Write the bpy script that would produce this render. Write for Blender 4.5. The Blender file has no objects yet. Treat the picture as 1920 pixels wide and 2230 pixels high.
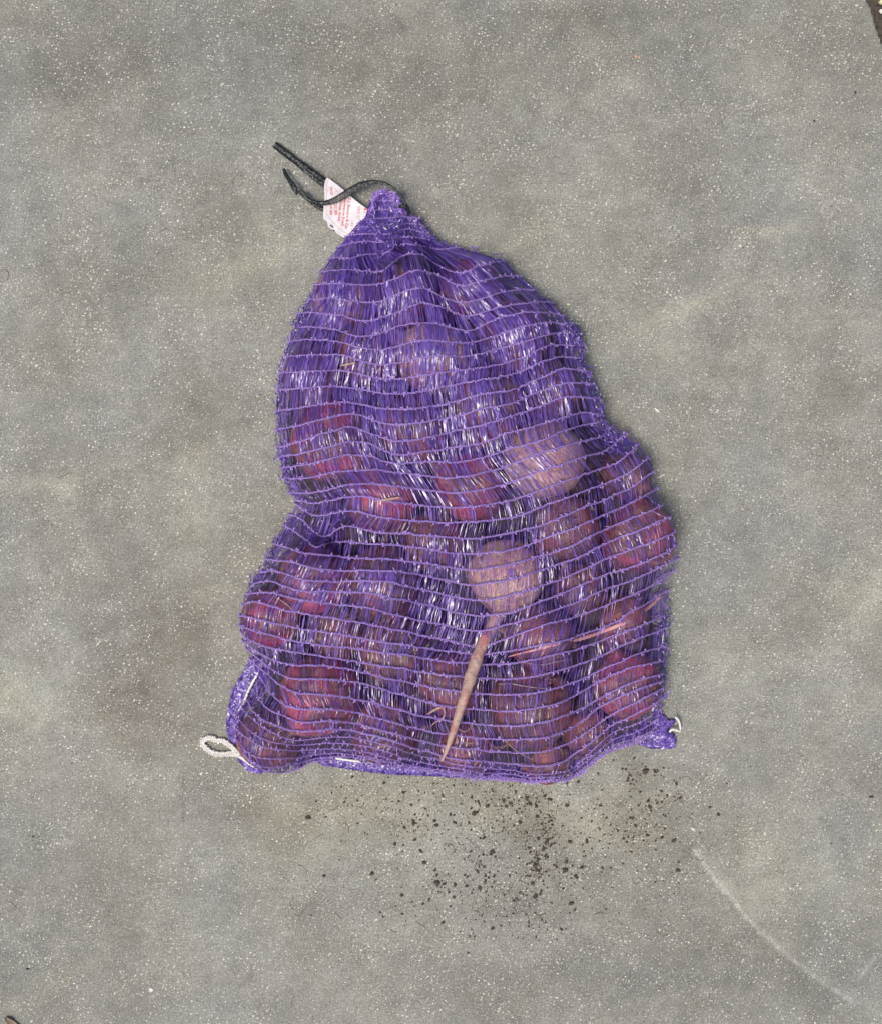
import bpy, math, random
import numpy as np
from mathutils import Vector

# ------------------------------------------------------------------ camera, sky, sun, exposure
H = 1.35            # camera height above the paving, m
S = 0.0005          # metres per photograph pixel on the ground
scene = bpy.context.scene
cam_data = bpy.data.cameras.new("camera")
cam = bpy.data.objects.new("camera", cam_data)
scene.collection.objects.link(cam)
cam.location = (0, 0, H)
cam_data.sensor_fit = 'VERTICAL'
cam_data.angle = 2 * math.atan(1115 * S / H)
cam_data.clip_end = 100
cam_data.clip_start = 0.05
scene.camera = cam

SUN_EL, SUN_AZ = math.radians(69), math.radians(232)      # azimuth clockwise from +Y: light from lower left
world = bpy.data.worlds.new("World"); scene.world = world; world.use_nodes = True
wn = world.node_tree.nodes; wl = world.node_tree.links
sky = wn.new('ShaderNodeTexSky'); sky.sky_type = 'NISHITA'; sky.sun_disc = False
sky.sun_elevation = SUN_EL; sky.sun_rotation = SUN_AZ
sky.dust_density = 4.0; sky.air_density = 1.0; sky.ozone_density = 0.6
wl.new(sky.outputs[0], wn['Background'].inputs[0]); wn['Background'].inputs[1].default_value = 0.10
sd = bpy.data.lights.new("sun", 'SUN'); sd.energy = 2.2; sd.angle = math.radians(20); sd.color = (1.0, 0.95, 0.86)
sun = bpy.data.objects.new("sun", sd); scene.collection.objects.link(sun)
d = Vector((math.sin(SUN_AZ) * math.cos(SUN_EL), math.cos(SUN_AZ) * math.cos(SUN_EL), math.sin(SUN_EL)))
sun.rotation_euler = d.to_track_quat('Z', 'Y').to_euler()
scene.view_settings.view_transform = 'Standard'
scene.view_settings.look = 'None'
scene.view_settings.exposure = 0.19
scene.view_settings.gamma = 1.0
scene.render.engine = 'CYCLES'
scene.cycles.transparent_max_bounces = 24

rng = np.random.default_rng(7)
random.seed(7)
col = scene.collection

# ------------------------------------------------------------------ helpers
def tag(o, label=None, cat=None, group=None, kind=None):
    if label: o["label"] = label
    if cat: o["category"] = cat
    if group: o["group"] = group
    if kind: o["kind"] = kind
    return o

def link(name, me, mat=None, parent=None):
    o = bpy.data.objects.new(name, me); col.objects.link(o)
    if mat: me.materials.append(mat)
    if parent: o.parent = parent
    return o

def empty(name, loc=(0, 0, 0)):
    o = bpy.data.objects.new(name, None); col.objects.link(o); o.location = loc
    o.empty_display_size = 0.02
    return o

def mesh_np(name, V, F, smooth=True, tint=None):
    """V (n,3), F (m,4) or (m,3)"""
    V = np.ascontiguousarray(V, dtype=np.float32); F = np.ascontiguousarray(F, dtype=np.int32)
    k = F.shape[1]
    me = bpy.data.meshes.new(name)
    me.vertices.add(len(V)); me.vertices.foreach_set('co', V.ravel())
    me.loops.add(F.size); me.loops.foreach_set('vertex_index', F.ravel())
    me.polygons.add(len(F)); me.polygons.foreach_set('loop_start', np.arange(0, F.size, k, dtype=np.int32))
    if tint is not None:
        a = me.attributes.new('tint', 'FLOAT', 'POINT'); a.data.foreach_set('value', np.ascontiguousarray(tint, dtype=np.float32))
    me.update(calc_edges=True)
    me.polygons.foreach_set('use_smooth', np.full(len(F), smooth, dtype=bool))
    me.validate()
    return me

class MB:
    def __init__(s): s.V = []; s.F = []; s.T = []; s.n = 0
    def add(s, V, F, t=0.5):
        t = np.asarray(t, float)
        if t.ndim and len(t) < len(V): t = np.r_[t, np.full(len(V) - len(t), t[-1])]
        V = np.asarray(V, float); s.V.append(V); s.F.append(np.asarray(F, int) + s.n); s.n += len(V)
        s.T.append(np.broadcast_to(np.asarray(t, float), (len(V),)))
    def mesh(s, name, smooth=True):
        return mesh_np(name, np.concatenate(s.V), np.concatenate(s.F), smooth, np.concatenate(s.T))

def norm(a): return a / (np.linalg.norm(a, axis=-1, keepdims=True) + 1e-12)

def frames(P):
    T = norm(np.gradient(P, axis=0)); up = np.array([0, 0, 1.0])
    A = norm(np.cross(T, up) + 1e-9); B = np.cross(A, T)
    return T, A, B

def tube(P, r, k=5, close=False, flat=1.0):
    P = np.asarray(P, float); n = len(P); r = np.broadcast_to(np.asarray(r, float), (n,))
    T, A, B = frames(P)
    th = np.arange(k) * 2 * math.pi / k
    V = P[:, None] + r[:, None, None] * (np.cos(th)[None, :, None] * A[:, None] + flat * np.sin(th)[None, :, None] * B[:, None])
    V = V.reshape(-1, 3)
    i = np.arange(n - 1)[:, None]; j = np.arange(k)[None]; j2 = (j + 1) % k
    F = np.stack([i * k + j, i * k + j2, (i + 1) * k + j2, (i + 1) * k + j], -1).reshape(-1, 4)
    if close:
        i = n - 1; j = np.arange(k); j2 = (j + 1) % k
        F = np.vstack([F, np.stack([i * k + j, i * k + j2, j2, j], -1)])
    else:
        c0 = len(V); V = np.vstack([V, P[:1], P[-1:]]); j = np.arange(0, k, 2); j1 = (j + 1) % k; j2 = (j + 2) % k
        e = (n - 1) * k
        F = np.vstack([F, np.stack([np.full(len(j), c0), j2, j1, j], -1), np.stack([np.full(len(j), c0 + 1), e + j, e + j1, e + j2], -1)])
    return V, F

def resample(P, n):
    P = np.asarray(P, float); L = np.r_[0, np.cumsum(np.linalg.norm(np.diff(P, axis=0), axis=1))]
    t = np.linspace(0, L[-1], n)
    return np.stack([np.interp(t, L, P[:, k]) for k in range(P.shape[1])], -1)

def smooth_path(P, n, it=2):
    """Chaikin-like rounding, then resample"""
    P = np.asarray(P, float)
    for _ in range(it):
        Q = [P[0]]
        for a, b in zip(P[:-1], P[1:]): Q += [0.75 * a + 0.25 * b, 0.25 * a + 0.75 * b]
        Q.append(P[-1]); P = np.array(Q)
    return resample(P, n)

def U(px, py, z=0.0):
    px = np.asarray(px, float); py = np.asarray(py, float); z = np.asarray(z, float)
    k = S * (H - z) / H
    return np.stack([(px - 960) * k, (1115 - py) * k, z + 0 * px], -1)

_perm = rng.random((64, 64, 4))
def vnoise(x, y, ch=0):
    x = np.asarray(x, float); y = np.asarray(y, float)
    xi = np.floor(x).astype(int); yi = np.floor(y).astype(int); fx = x - xi; fy = y - yi
    fx = fx * fx * (3 - 2 * fx); fy = fy * fy * (3 - 2 * fy)
    g = _perm[..., ch % 4]; o = 17 * (ch // 4)
    a = g[(xi + o) % 64, yi % 64]; b = g[(xi + 1 + o) % 64, yi % 64]; c = g[(xi + o) % 64, (yi + 1) % 64]; e = g[(xi + 1 + o) % 64, (yi + 1) % 64]
    return (a * (1 - fx) + b * fx) * (1 - fy) + (c * (1 - fx) + e * fx) * fy
def fbm(x, y, ch=0, o=4):
    s = 0; a = 0.5
    for i in range(o): s = s + a * vnoise(x * 2 ** i + 3.1 * i, y * 2 ** i + 7.7 * i, ch); a *= .5
    return s / (1 - 0.5 ** o)

def inpoly(px, py, poly):
    poly = np.asarray(poly, float); r = np.zeros(np.shape(px), bool); j = len(poly) - 1
    for i in range(len(poly)):
        xi, yi = poly[i]; xj, yj = poly[j]
        if yi != yj:
            c = ((yi > py) != (yj > py)) & (px < (xj - xi) * (py - yi) / (yj - yi) + xi); r ^= c
        j = i
    return r

def seg_dist(px, py, P):
    P = np.asarray(P, float); dmin = np.full(np.shape(px), 1e9)
    for (x0, y0), (x1, y1) in zip(P[:-1], P[1:]):
        dx, dy = x1 - x0, y1 - y0; t = np.clip(((px - x0) * dx + (py - y0) * dy) / (dx * dx + dy * dy + 1e-9), 0, 1)
        dmin = np.minimum(dmin, np.hypot(px - x0 - t * dx, py - y0 - t * dy))
    return dmin

# ------------------------------------------------------------------ materials
class NT:
    def __init__(s, name):
        s.m = bpy.data.materials.new(name); s.m.use_nodes = True; s.t = s.m.node_tree
        s.b = s.t.nodes['Principled BSDF']; s.out = s.t.nodes['Material Output']
    def n(s, typ, **kw):
        x = s.t.nodes.new('ShaderNode' + typ)
        for k, v in kw.items():
            if k.startswith('i_'): x.inputs[k[2:].replace('_', ' ')].default_value = v
            else: setattr(x, k, v)
        return x
    def l(s, a, b): s.t.links.new(a, b)
    def mix(s, f, a, b, mode='MIX'):
        x = s.t.nodes.new('ShaderNodeMix'); x.data_type = 'RGBA'; x.blend_type = mode
        for sock, v in ((x.inputs[0], f), (x.inputs[6], a), (x.inputs[7], b)):
            if hasattr(v, 'links'): s.l(v, sock)
            else: sock.default_value = v if not isinstance(v, tuple) else (*v, 1)[:4]
        return x.outputs[2]
    def math(s, op, a, b=0.0):
        x = s.t.nodes.new('ShaderNodeMath'); x.operation = op
        for sock, v in ((x.inputs[0], a), (x.inputs[1], b)):
            if hasattr(v, 'links'): s.l(v, sock)
            else: sock.default_value = v
        return x.outputs[0]
    def ramp(s, f, lo, hi, a=0.0, b=1.0):
        x = s.t.nodes.new('ShaderNodeMapRange'); s.l(f, x.inputs[0])
        for i, v in zip((1, 2, 3, 4), (lo, hi, a, b)): x.inputs[i].default_value = v
        return x.outputs[0]

def mat_concrete():
    m = NT('concrete'); tc = m.n('TexCoord'); co = tc.outputs['Object']
    st = m.n('Attribute', attribute_name='stain_tone')
    def noise(scale, detail=4, rough=0.6):
        x = m.n('TexNoise', i_Scale=scale, i_Detail=detail, i_Roughness=rough); m.l(co, x.inputs['Vector']); return x
    n1 = noise(9); n2 = noise(45, 5, .7); n3 = noise(420, 3, .7); n4 = noise(1100, 2, .6)
    c = m.mix(m.ramp(n1.outputs[0], .35, .65), (.186, .180, .150), (.266, .263, .226))
    hue = noise(5, 3); c = m.mix(m.ramp(hue.outputs[0], .45, .7, 0, .55), c, (.205, .212, .205))
    c = m.mix(m.ramp(n2.outputs[0], .3, .75, 0, .5), c, (.30, .292, .266))
    c = m.mix(1.0, c, st.outputs['Color'], 'MULTIPLY')
    # fine cement grain
    g = m.ramp(n3.outputs[0], .3, .7, .66, 1.34)
    cg = m.n('CombineColor'); [m.l(g, cg.inputs[i]) for i in range(3)]; c = m.mix(1.0, c, cg.outputs[0], 'MULTIPLY')
    g = m.ramp(n4.outputs[0], .32, .68, .60, 1.38); cg = m.n('CombineColor'); [m.l(g, cg.inputs[i]) for i in range(3)]
    c = m.mix(1.0, c, cg.outputs[0], 'MULTIPLY')
    # aggregate flecks: warped coordinates so that they are not round
    wv = m.n('TexNoise', i_Scale=300.0, i_Detail=2.0); m.l(co, wv.inputs['Vector'])
    vm = m.n('VectorMath', operation='MULTIPLY_ADD'); m.l(wv.outputs['Color'], vm.inputs[0]); vm.inputs[1].default_value = (.0022, .0022, .0022); m.l(co, vm.inputs[2])
    dens = noise(22, 3)
    masks = []
    for scale, rmin, rmax, pr, colr, am in ((170, -.09, .20, .0, (.70, .68, .58), .95), (330, -.16, .26, .0, (.60, .59, .52), .9),
                                      (75, -.25, .085, .0, (.72, .68, .50), 1), (300, -.16, .24, .0, (.055, .052, .045), .75),
                                      (70, -.3, .085, .0, (.05, .045, .04), .8), (620, -.16, .30, .0, (.42, .41, .37), .7)):
        sc = m.n('VectorMath', operation='ADD'); m.l(vm.outputs[0], sc.inputs[0]); sc.inputs[1].default_value = (scale * .013, scale * .007, 0)
        sx = m.n('Mapping'); sx.inputs['Rotation'].default_value = (0, 0, scale); sx.inputs['Scale'].default_value = (1, 1.35, 0); m.l(sc.outputs[0], sx.inputs[0])
        v = m.n('TexVoronoi', i_Scale=float(scale)); v.voronoi_dimensions = '2D'; m.l(sx.outputs[0], v.inputs['Vector'])
        sp = m.n('SeparateColor'); m.l(v.outputs['Color'], sp.inputs[0])
        r = m.ramp(sp.outputs[0], 0, 1, rmin, rmax)
        r = m.math('ADD', r, m.ramp(dens.outputs[0], .30, .70, -.09, .03))
        k = m.math('SUBTRACT', r, v.outputs['Distance'])
        k = m.ramp(k, -.02, .05, 0, am)
        c = m.mix(k, c, colr); masks.append(k)
    m.l(c, m.b.inputs['Base Color'])
    m.b.inputs['Roughness'].default_value = .82
    h = m.math('ADD', m.math('MULTIPLY', n3.outputs[0], .6), m.math('MULTIPLY', n2.outputs[0], 1.2))
    h = m.math('ADD', h, m.math('MULTIPLY', n4.outputs[0], .25))
    bp = m.n('Bump', i_Strength=.35, i_Distance=.0012); m.l(h, bp.inputs['Height']); m.l(bp.outputs[0], m.b.inputs['Normal'])
    return m.m

def mat_net(name, deep, light, rough=.28, trans=.25, spec=.6, coat=1.0, bump=.3):
    m = NT(name); at = m.n('Attribute', attribute_name='tint')
    tc = m.n('TexCoord'); nz = m.n('TexNoise', i_Scale=900.0, i_Detail=2.0); m.l(tc.outputs['Object'], nz.inputs['Vector'])
    f = m.math('ADD', at.outputs['Fac'], m.ramp(nz.outputs[0], .3, .7, -.2, .2))
    c = m.mix(f, deep, light); m.l(c, m.b.inputs['Base Color'])
    m.b.inputs['Roughness'].default_value = rough; m.b.inputs['IOR'].default_value = 1.5
    m.b.inputs['Specular IOR Level'].default_value = spec
    m.b.inputs['Coat Weight'].default_value = coat; m.b.inputs['Coat IOR'].default_value = 1.9; m.b.inputs['Coat Roughness'].default_value = rough * .9
    bp = m.n('Bump', i_Strength=bump, i_Distance=.0008); m.l(nz.outputs[0], bp.inputs['Height']); m.l(bp.outputs[0], m.b.inputs['Normal'])
    tl = m.n('BsdfTranslucent'); m.l(c, tl.inputs[0])
    mx = m.n('MixShader'); mx.inputs[0].default_value = .22; m.l(m.b.outputs[0], mx.inputs[1]); m.l(tl.outputs[0], mx.inputs[2])
    tp = m.n('BsdfTransparent'); tp.inputs[0].default_value = (.72, .62, .95, 1)
    mx2 = m.n('MixShader'); mx2.inputs[0].default_value = trans; m.l(mx.outputs[0], mx2.inputs[1]); m.l(tp.outputs[0], mx2.inputs[2])
    m.l(mx2.outputs[0], m.out.inputs[0])
    return m.m

def mat_beet(name, a, b, c3, patch=.5):
    m = NT(name); tc = m.n('TexCoord'); oi = m.n('ObjectInfo')
    vm = m.n('VectorMath', operation='MULTIPLY_ADD'); cm = m.n('CombineXYZ'); [m.l(oi.outputs['Random'], cm.inputs[i]) for i in range(3)]
    m.l(cm.outputs[0], vm.inputs[0]); vm.inputs[1].default_value = (7, 5, 3); m.l(tc.outputs['Object'], vm.inputs[2])
    def noise(s, d=4, r=.6):
        x = m.n('TexNoise', i_Scale=s, i_Detail=d, i_Roughness=r); m.l(vm.outputs[0], x.inputs['Vector']); return x.outputs[0]
    n1 = noise(28, 4, .6); n2 = noise(70, 5, .7); n3 = noise(400, 3, .7)
    c = m.mix(m.ramp(n1, .5 - patch * .18, .68 - patch * .18), a, b)
    c = m.mix(m.ramp(n2, .48, .68, 0, .85), c, c3)
    c = m.mix(m.ramp(n3, .45, .75, 0, .6), c, (.05, .03, .025))
    m.l(c, m.b.inputs['Base Color']); m.b.inputs['Roughness'].default_value = .5
    wv = m.n('TexWave', i_Scale=90.0, i_Distortion=6.0, i_Detail=2.0); m.l(vm.outputs[0], wv.inputs['Vector'])
    h = m.math('ADD', m.math('MULTIPLY', n3, 1.0), m.math('MULTIPLY', wv.outputs['Fac'], .15)); h = m.math('ADD', h, n2)
    bp = m.n('Bump', i_Strength=.6, i_Distance=.002); m.l(h, bp.inputs['Height']); m.l(bp.outputs[0], m.b.inputs['Normal'])
    return m.m

def mat_root():
    m = NT('root_skin'); tc = m.n('TexCoord')
    def noise(s, d=4, sc=(1, 1, 1)):
        mp = m.n('Mapping'); mp.inputs['Scale'].default_value = sc; m.l(tc.outputs['Object'], mp.inputs[0])
        x = m.n('TexNoise', i_Scale=float(s), i_Detail=float(d), i_Roughness=.65); m.l(mp.outputs[0], x.inputs['Vector']); return x.outputs[0]
    c = m.mix(m.ramp(noise(90), .35, .65), (.36, .22, .18), (.53, .37, .31))
    c = m.mix(m.ramp(noise(60, 3, (1, .45, 1)), .56, .68, 0, .8), c, (.48, .10, .13))
    c = m.mix(m.ramp(noise(520, 2, (.5, 1.4, 1)), .60, .70, 0, .85), c, (.08, .05, .04))
    m.l(c, m.b.inputs['Base Color']); m.b.inputs['Roughness'].default_value = .6
    bp = m.n('Bump', i_Strength=.8, i_Distance=.0012); m.l(noise(420, 3, (.5, 1.4, 1)), bp.inputs['Height']); m.l(bp.outputs[0], m.b.inputs['Normal'])
    return m.m

def mat_simple(name, c1, c2, scale=200, rough=.6, bump=.3, dist=.0006):
    m = NT(name); tc = m.n('TexCoord'); nz = m.n('TexNoise', i_Scale=float(scale), i_Detail=4.0, i_Roughness=.65); m.l(tc.outputs['Object'], nz.inputs['Vector'])
    c = m.mix(m.ramp(nz.outputs[0], .35, .65), c1, c2); m.l(c, m.b.inputs['Base Color']); m.b.inputs['Roughness'].default_value = rough
    bp = m.n('Bump', i_Strength=bump, i_Distance=dist); m.l(nz.outputs[0], bp.inputs['Height']); m.l(bp.outputs[0], m.b.inputs['Normal'])
    return m.m

M = dict(
    concrete=mat_concrete(),
    fibre=mat_net('net_fibre', (.070, .024, .28), (.35, .19, .76), .30, .28, 1.0, coat=.75),
    cord=mat_net('net_cord', (.22, .10, .55), (.62, .42, .92), .34, .04, .6, coat=.5),
    hem=mat_net('net_hem', (.04, .014, .19), (.28, .16, .68), .30, .0, .6, coat=.35),
    brown=mat_beet('beet_earthy', (.115, .048, .040), (.32, .085, .072), (.34, .20, .14), .42),
    dark=mat_beet('beet_shade_dark', (.035, .020, .018), (.06, .025, .028), (.05, .035, .028), .3),  # gap shade put into the skin colour of the filler beetroots
    pink=mat_beet('beet_magenta', (.14, .052, .046), (.50, .075, .13), (.50, .24, .17), .42),
    tan=mat_beet('beet_tan', (.66, .45, .37), (.64, .32, .30), (.28, .16, .12), .45),
    root=mat_root(),
    pinkroot=mat_simple('pink_root_skin', (.55, .20, .22), (.66, .36, .32), 120, .6, .4),
    stub=mat_simple('stalk_stub', (.16, .08, .06), (.34, .20, .12), 300, .8, .6, .001),
    hair=mat_simple('rootlet', (.32, .22, .14), (.50, .36, .24), 300, .8),
    band=mat_simple('black_plastic', (.008, .010, .010), (.022, .026, .026), 260, .24, .9, .0012),
    paper=mat_simple('label_paper', (.66, .63, .65), (.74, .71, .73), 60, .55, .2),
    red=mat_simple('red_print', (.60, .10, .13), (.68, .17, .19), 900, .6),
    palered=mat_simple('pale_red_print', (.66, .30, .34), (.72, .38, .42), 900, .6),
    string=mat_simple('white_string', (.70, .66, .62), (.88, .86, .84), 500, .5, .5, .0008),
    soil=mat_simple('soil', (.040, .032, .026), (.105, .084, .066), 300, .95, .5, .001),
    chip=mat_simple('pale_chip', (.75, .72, .62), (.85, .82, .72), 300, .6),
    yellow=mat_simple('yellow_chip', (.70, .66, .35), (.78, .74, .45), 300, .6),
    orange=mat_simple('orange_chip', (.60, .30, .18), (.70, .38, .22), 300, .7),
    leaf=mat_simple('dry_leaf', (.17, .13, .09), (.28, .22, .15), 200, .7),
)

# ------------------------------------------------------------------ paving slab (one sheet, dense where seen)
def axis(lo, hi, step, far):
    a = np.arange(lo, hi + step, step)
    return np.r_[-far, lo - .4, lo - .1, a, hi + .1, hi + .4, far]
gx = axis(-.50, .52, .0025, 3.0); gy = axis(-.58, .58, .0025, 3.0)
X, Y = np.meshgrid(gx, gy); PX = X / S + 960; PY = 1115 - Y / S
st = np.ones(X.shape + (3,))
wx = PX + 60 * (fbm(PX / 90, PY / 90, 0) - .5) * 2; wy = PY + 60 * (fbm(PX / 90, PY / 90, 1) - .5) * 2
mott = fbm(PX / 30, PY / 30, 5, 5)
def blob(cx, cy, rx, ry, rot, tint, soft=1.0):
    c, s = math.cos(math.radians(rot)), math.sin(math.radians(rot)); dx, dy = wx - cx, wy - cy
    u = (dx * c + dy * s) / rx; v = (-dx * s + dy * c) / ry; k = np.exp(-(u * u + v * v) ** soft)
    global st; t_ = np.array(tint) - 1; st = st * (1 + k[..., None] * t_ * 1.15 * (.6 + .9 * mott[..., None]))
# pale worn patches, darker, warmer stains; broad darker areas towards top and corners
for a in [(50, 1500, 130, 70, 10, (1.28, 1.3, 1.24)), (560, 570, 110, 40, -40, (1.25, 1.24, 1.15)), (1480, 690, 130, 28, -28, (1.27, 1.26, 1.16)),
          (1290, 200, 80, 18, -10, (1.14, 1.14, 1.1)), (1140, 250, 30, 110, -20, (1.12, 1.14, 1.12)), (1680, 530, 60, 18, -15, (1.28, 1.26, 1.14)), (1110, 520, 130, 25, -8, (1.12, 1.12, 1.05)),
          (130, 1040, 160, 22, -15, (1.18, 1.18, 1.13)), (1620, 1420, 120, 60, 20, (1.13, 1.13, 1.08)), (1880, 1290, 60, 60, 0, (1.25, 1.26, 1.2)), (420, 1100, 60, 140, 20, (1.12, 1.12, 1.08)),
          (350, 1380, 130, 200, 15, (.86, .83, .80)), (440, 900, 80, 160, 0, (.90, .88, .85)), (250, 60, 500, 200, 0, (.84, .84, .84)), (1500, 60, 500, 160, 0, (.87, .87, .86)), (850, 200, 300, 160, 20, (.88, .87, .86)),
          (100, 2100, 200, 140, 0, (.87, .87, .88)), (300, 600, 120, 60, 0, (.88, .88, .87)), (1560, 1250, 120, 120, 0, (.93, .93, .94)), (1800, 850, 110, 90, 30, (.90, .90, .90)),
          (1550, 2050, 260, 140, 30, (.84, .84, .83)), (1180, 2150, 250, 70, 0, (.84, .83, .82)), (1840, 1830, 60, 60, 0, (.86, .88, .92)), (120, 2120, 110, 22, -30, (1.2, 1.19, 1.1)), (900, 1760, 400, 60, 5, (1.10, 1.08, 1.02)), (1690, 1900, 120, 80, 20, (1.1, 1.1, 1.05)),
          (700, 1850, 200, 90, 0, (1.06, 1.06, 1.02)), (1000, 30, 300, 40, 0, (.92, .92, .93)), (700, 330, 200, 60, 30, (.95, .95, .95)), (1430, 780, 60, 40, -30, (1.12, 1.12, 1.06)), (1330, 1760, 130, 90, 0, (1.08, 1.06, 1.02)),
          (1180, 1810, 60, 70, 0, (.86, .84, .81)), (1110, 1935, 90, 40, 0, (.90, .88, .86)), (1395, 1690, 60, 30, 0, (.86, .84, .81)), (910, 1800, 60, 30, 0, (.92, .90, .88)), (1390, 1800, 90, 50, 0, (.94, .92, .90)),
          (300, 1560, 160, 90, 0, (.88, .85, .82)), (600, 1760, 120, 50, 0, (.93, .90, .88)), (860, 45, 22, 16, 0, (.8, .8, .8)), (1560, 660, 30, 20, 0, (.9, .9, .9)), (1450, 1400, 40, 200, 0, (.97, 1.0, .98))]: blob(*a)  # last entry: faint green tone beside the bag's right edge
cl = fbm(PX / 120 + 3 * fbm(PX / 160, PY / 160, 6), PY / 90, 4, 5); st *= (1 + .30 * np.clip(cl - .54, 0, 1) - .2 * np.clip(.46 - cl, 0, 1))[..., None]
rd_ = lambda a, b, c: np.clip(1 - np.abs(fbm(PX / a + 2 * fbm(PX / 90, PY / 90, c), PY / b, c, 4) - .5) * 14, 0, 1)
st *= (1 + .13 * rd_(110, 26, 8) * np.clip(fbm(PX / 130, PY / 130, 9) * 4 - 1.9, 0, 1) + .10 * rd_(40, 90, 10) * np.clip(fbm(PX / 110, PY / 150, 11) * 4 - 2, 0, 1) - .10 * rd_(70, 70, 12) * np.clip(fbm(PX / 120, PY / 120, 13) * 4 - 2, 0, 1))[..., None]
st *= (1 + .24 * (fbm(PX / 15, PY / 13, 14, 3) - .5) * fbm(PX / 90, PY / 90, 15) * 2)[..., None]
st *= 1 + .22 * (fbm(PX / 200, PY / 160, 2) - .5)[..., None] + .30 * (fbm(PX / 34, PY / 30, 3, 5) - .5)[..., None]
st *= 1 + (fbm(PX / 150, PY / 150, 7) - .5)[..., None] * np.array([.06, .02, -.08])
# scuffed pale ridge running to the lower right corner
line = [(1512, 1850), (1535, 1885), (1560, 1925), (1600, 1965), (1625, 2000), (1660, 2035), (1700, 2070), (1740, 2105), (1790, 2140), (1850, 2180)]
dl = seg_dist(PX + 6 * (fbm(PX / 14, PY / 14, 1) - .5), PY + 6 * (fbm(PX / 14, PY / 14, 2) - .5), line)
brk = np.clip(fbm(PX / 9, PY / 9, 0, 3) * 4.0 - 1.4, 0.0, 1.3)
lx_ = np.interp(PY, [q[1] for q in line], [q[0] for q in line]); sidev = np.where(PX > lx_, 1.0, -.5) * ((PY > 1840) & (PY < 2190))
st *= 1 + (.85 * np.exp(-(dl / 4.2) ** 2) * (.5 + .5 * brk) + sidev * .16 * np.exp(-(dl / 30) ** 2))[..., None]
l2 = [(1905, 2085), (1885, 2110), (1870, 2130)]; st *= 1 + (.4 * np.exp(-(seg_dist(PX, PY, l2) / 5) ** 2))[..., None]
l3 = [(400, 1690), (403, 1740), (398, 1790)]; st *= 1 - (.25 * np.exp(-(seg_dist(PX, PY, l3) / 4) ** 2))[..., None]
ed = (PX - 1889) * 99 - (PY) * 31                                    # beyond the slab's broken right edge
ed = ed / 104 + 14 * (fbm(PX / 18, PY / 18, 0) - .5)
Z = .0009 * (fbm(PX / 130, PY / 130, 3) - .5) + .0006 * np.exp(-(dl / 5) ** 2) * brk
Z = np.where(ed > 0, Z - .016 * np.clip(ed / 5, 0, 1), Z)
st = np.clip(st, .4, 1.8); st[ed > 1] *= .5
n0, n1_ = X.shape; I = np.arange(n0 * n1_).reshape(n0, n1_)
F = np.stack([I[:-1, :-1], I[:-1, 1:], I[1:, 1:], I[1:, :-1]], -1).reshape(-1, 4)
gm = mesh_np('ground', np.stack([X, Y, Z], -1).reshape(-1, 3), F)
ca = gm.attributes.new('stain_tone', 'FLOAT_COLOR', 'POINT')
ca.data.foreach_set('color', np.concatenate([st.reshape(-1, 3), np.ones((st.size // 3, 1))], 1).astype(np.float32).ravel())
ground = tag(link('ground', gm, M['concrete']), kind='structure')

# soil in the joint beyond the slab's edge
sb = MB(); a = np.linspace(1885, 2100, 60); b = np.linspace(-300, 420, 120); A_, B_ = np.meshgrid(a, b)
zz = -.0095 + .005 * (fbm(A_ / 12, B_ / 12, 1) - .5)
V = np.stack([(A_ - 960) * S, (1115 - B_) * S, zz], -1).reshape(-1, 3); I = np.arange(A_.size).reshape(A_.shape)
sb.add(V, np.stack([I[1:, :-1], I[1:, 1:], I[:-1, 1:], I[:-1, :-1]], -1).reshape(-1, 4))
tag(link('soil_in_joint', sb.mesh('soil_in_joint'), M['soil']), kind='structure')

# ------------------------------------------------------------------ outline of the bag (photograph pixels)
OUT = [(831, 418), (866, 423), (871, 452), (893, 467), (918, 490), (937, 517), (951, 525), (1000, 540), (1051, 552), (1094, 568), (1127, 604), (1166, 634), (1203, 662), (1227, 686), (1248, 710),
       (1263, 743), (1269, 792), (1290, 834), (1306, 873), (1312, 912), (1347, 935), (1373, 958), (1400, 984), (1417, 1016), (1426, 1052), (1438, 1098), (1458, 1145), (1471, 1177), (1473, 1215), (1452, 1253),
       (1438, 1308), (1446, 1355), (1452, 1371), (1443, 1409), (1440, 1447), (1436, 1479), (1443, 1503), (1440, 1548), (1425, 1590), (1400, 1612), (1377, 1621), (1332, 1635), (1297, 1656), (1262, 1687),
       (1227, 1699), (1175, 1703), (1088, 1697), (984, 1688), (920, 1680), (812, 1668), (714, 1655), (681, 1656), (653, 1677), (616, 1687), (583, 1682), (554, 1668), (532, 1647), (518, 1608), (514, 1574),
       (526, 1541), (545, 1528), (562, 1512), (566, 1482), (557, 1452), (546, 1434), (546, 1414), (531, 1392), (525, 1367), (524, 1350), (528, 1322), (548, 1280), (573, 1238), (598, 1185), (626, 1146), (634, 1120), (649, 1090),
       (632, 1073), (617, 1036), (612, 995), (609, 963), (604, 921), (606, 866), (608, 817), (617, 787), (629, 753), (641, 718), (666, 669), (686, 630), (698, 593), (718, 564), (752, 522), (772, 497), (797, 462), (806, 440), (814, 428)]
OUT = np.array(OUT, float)

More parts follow.
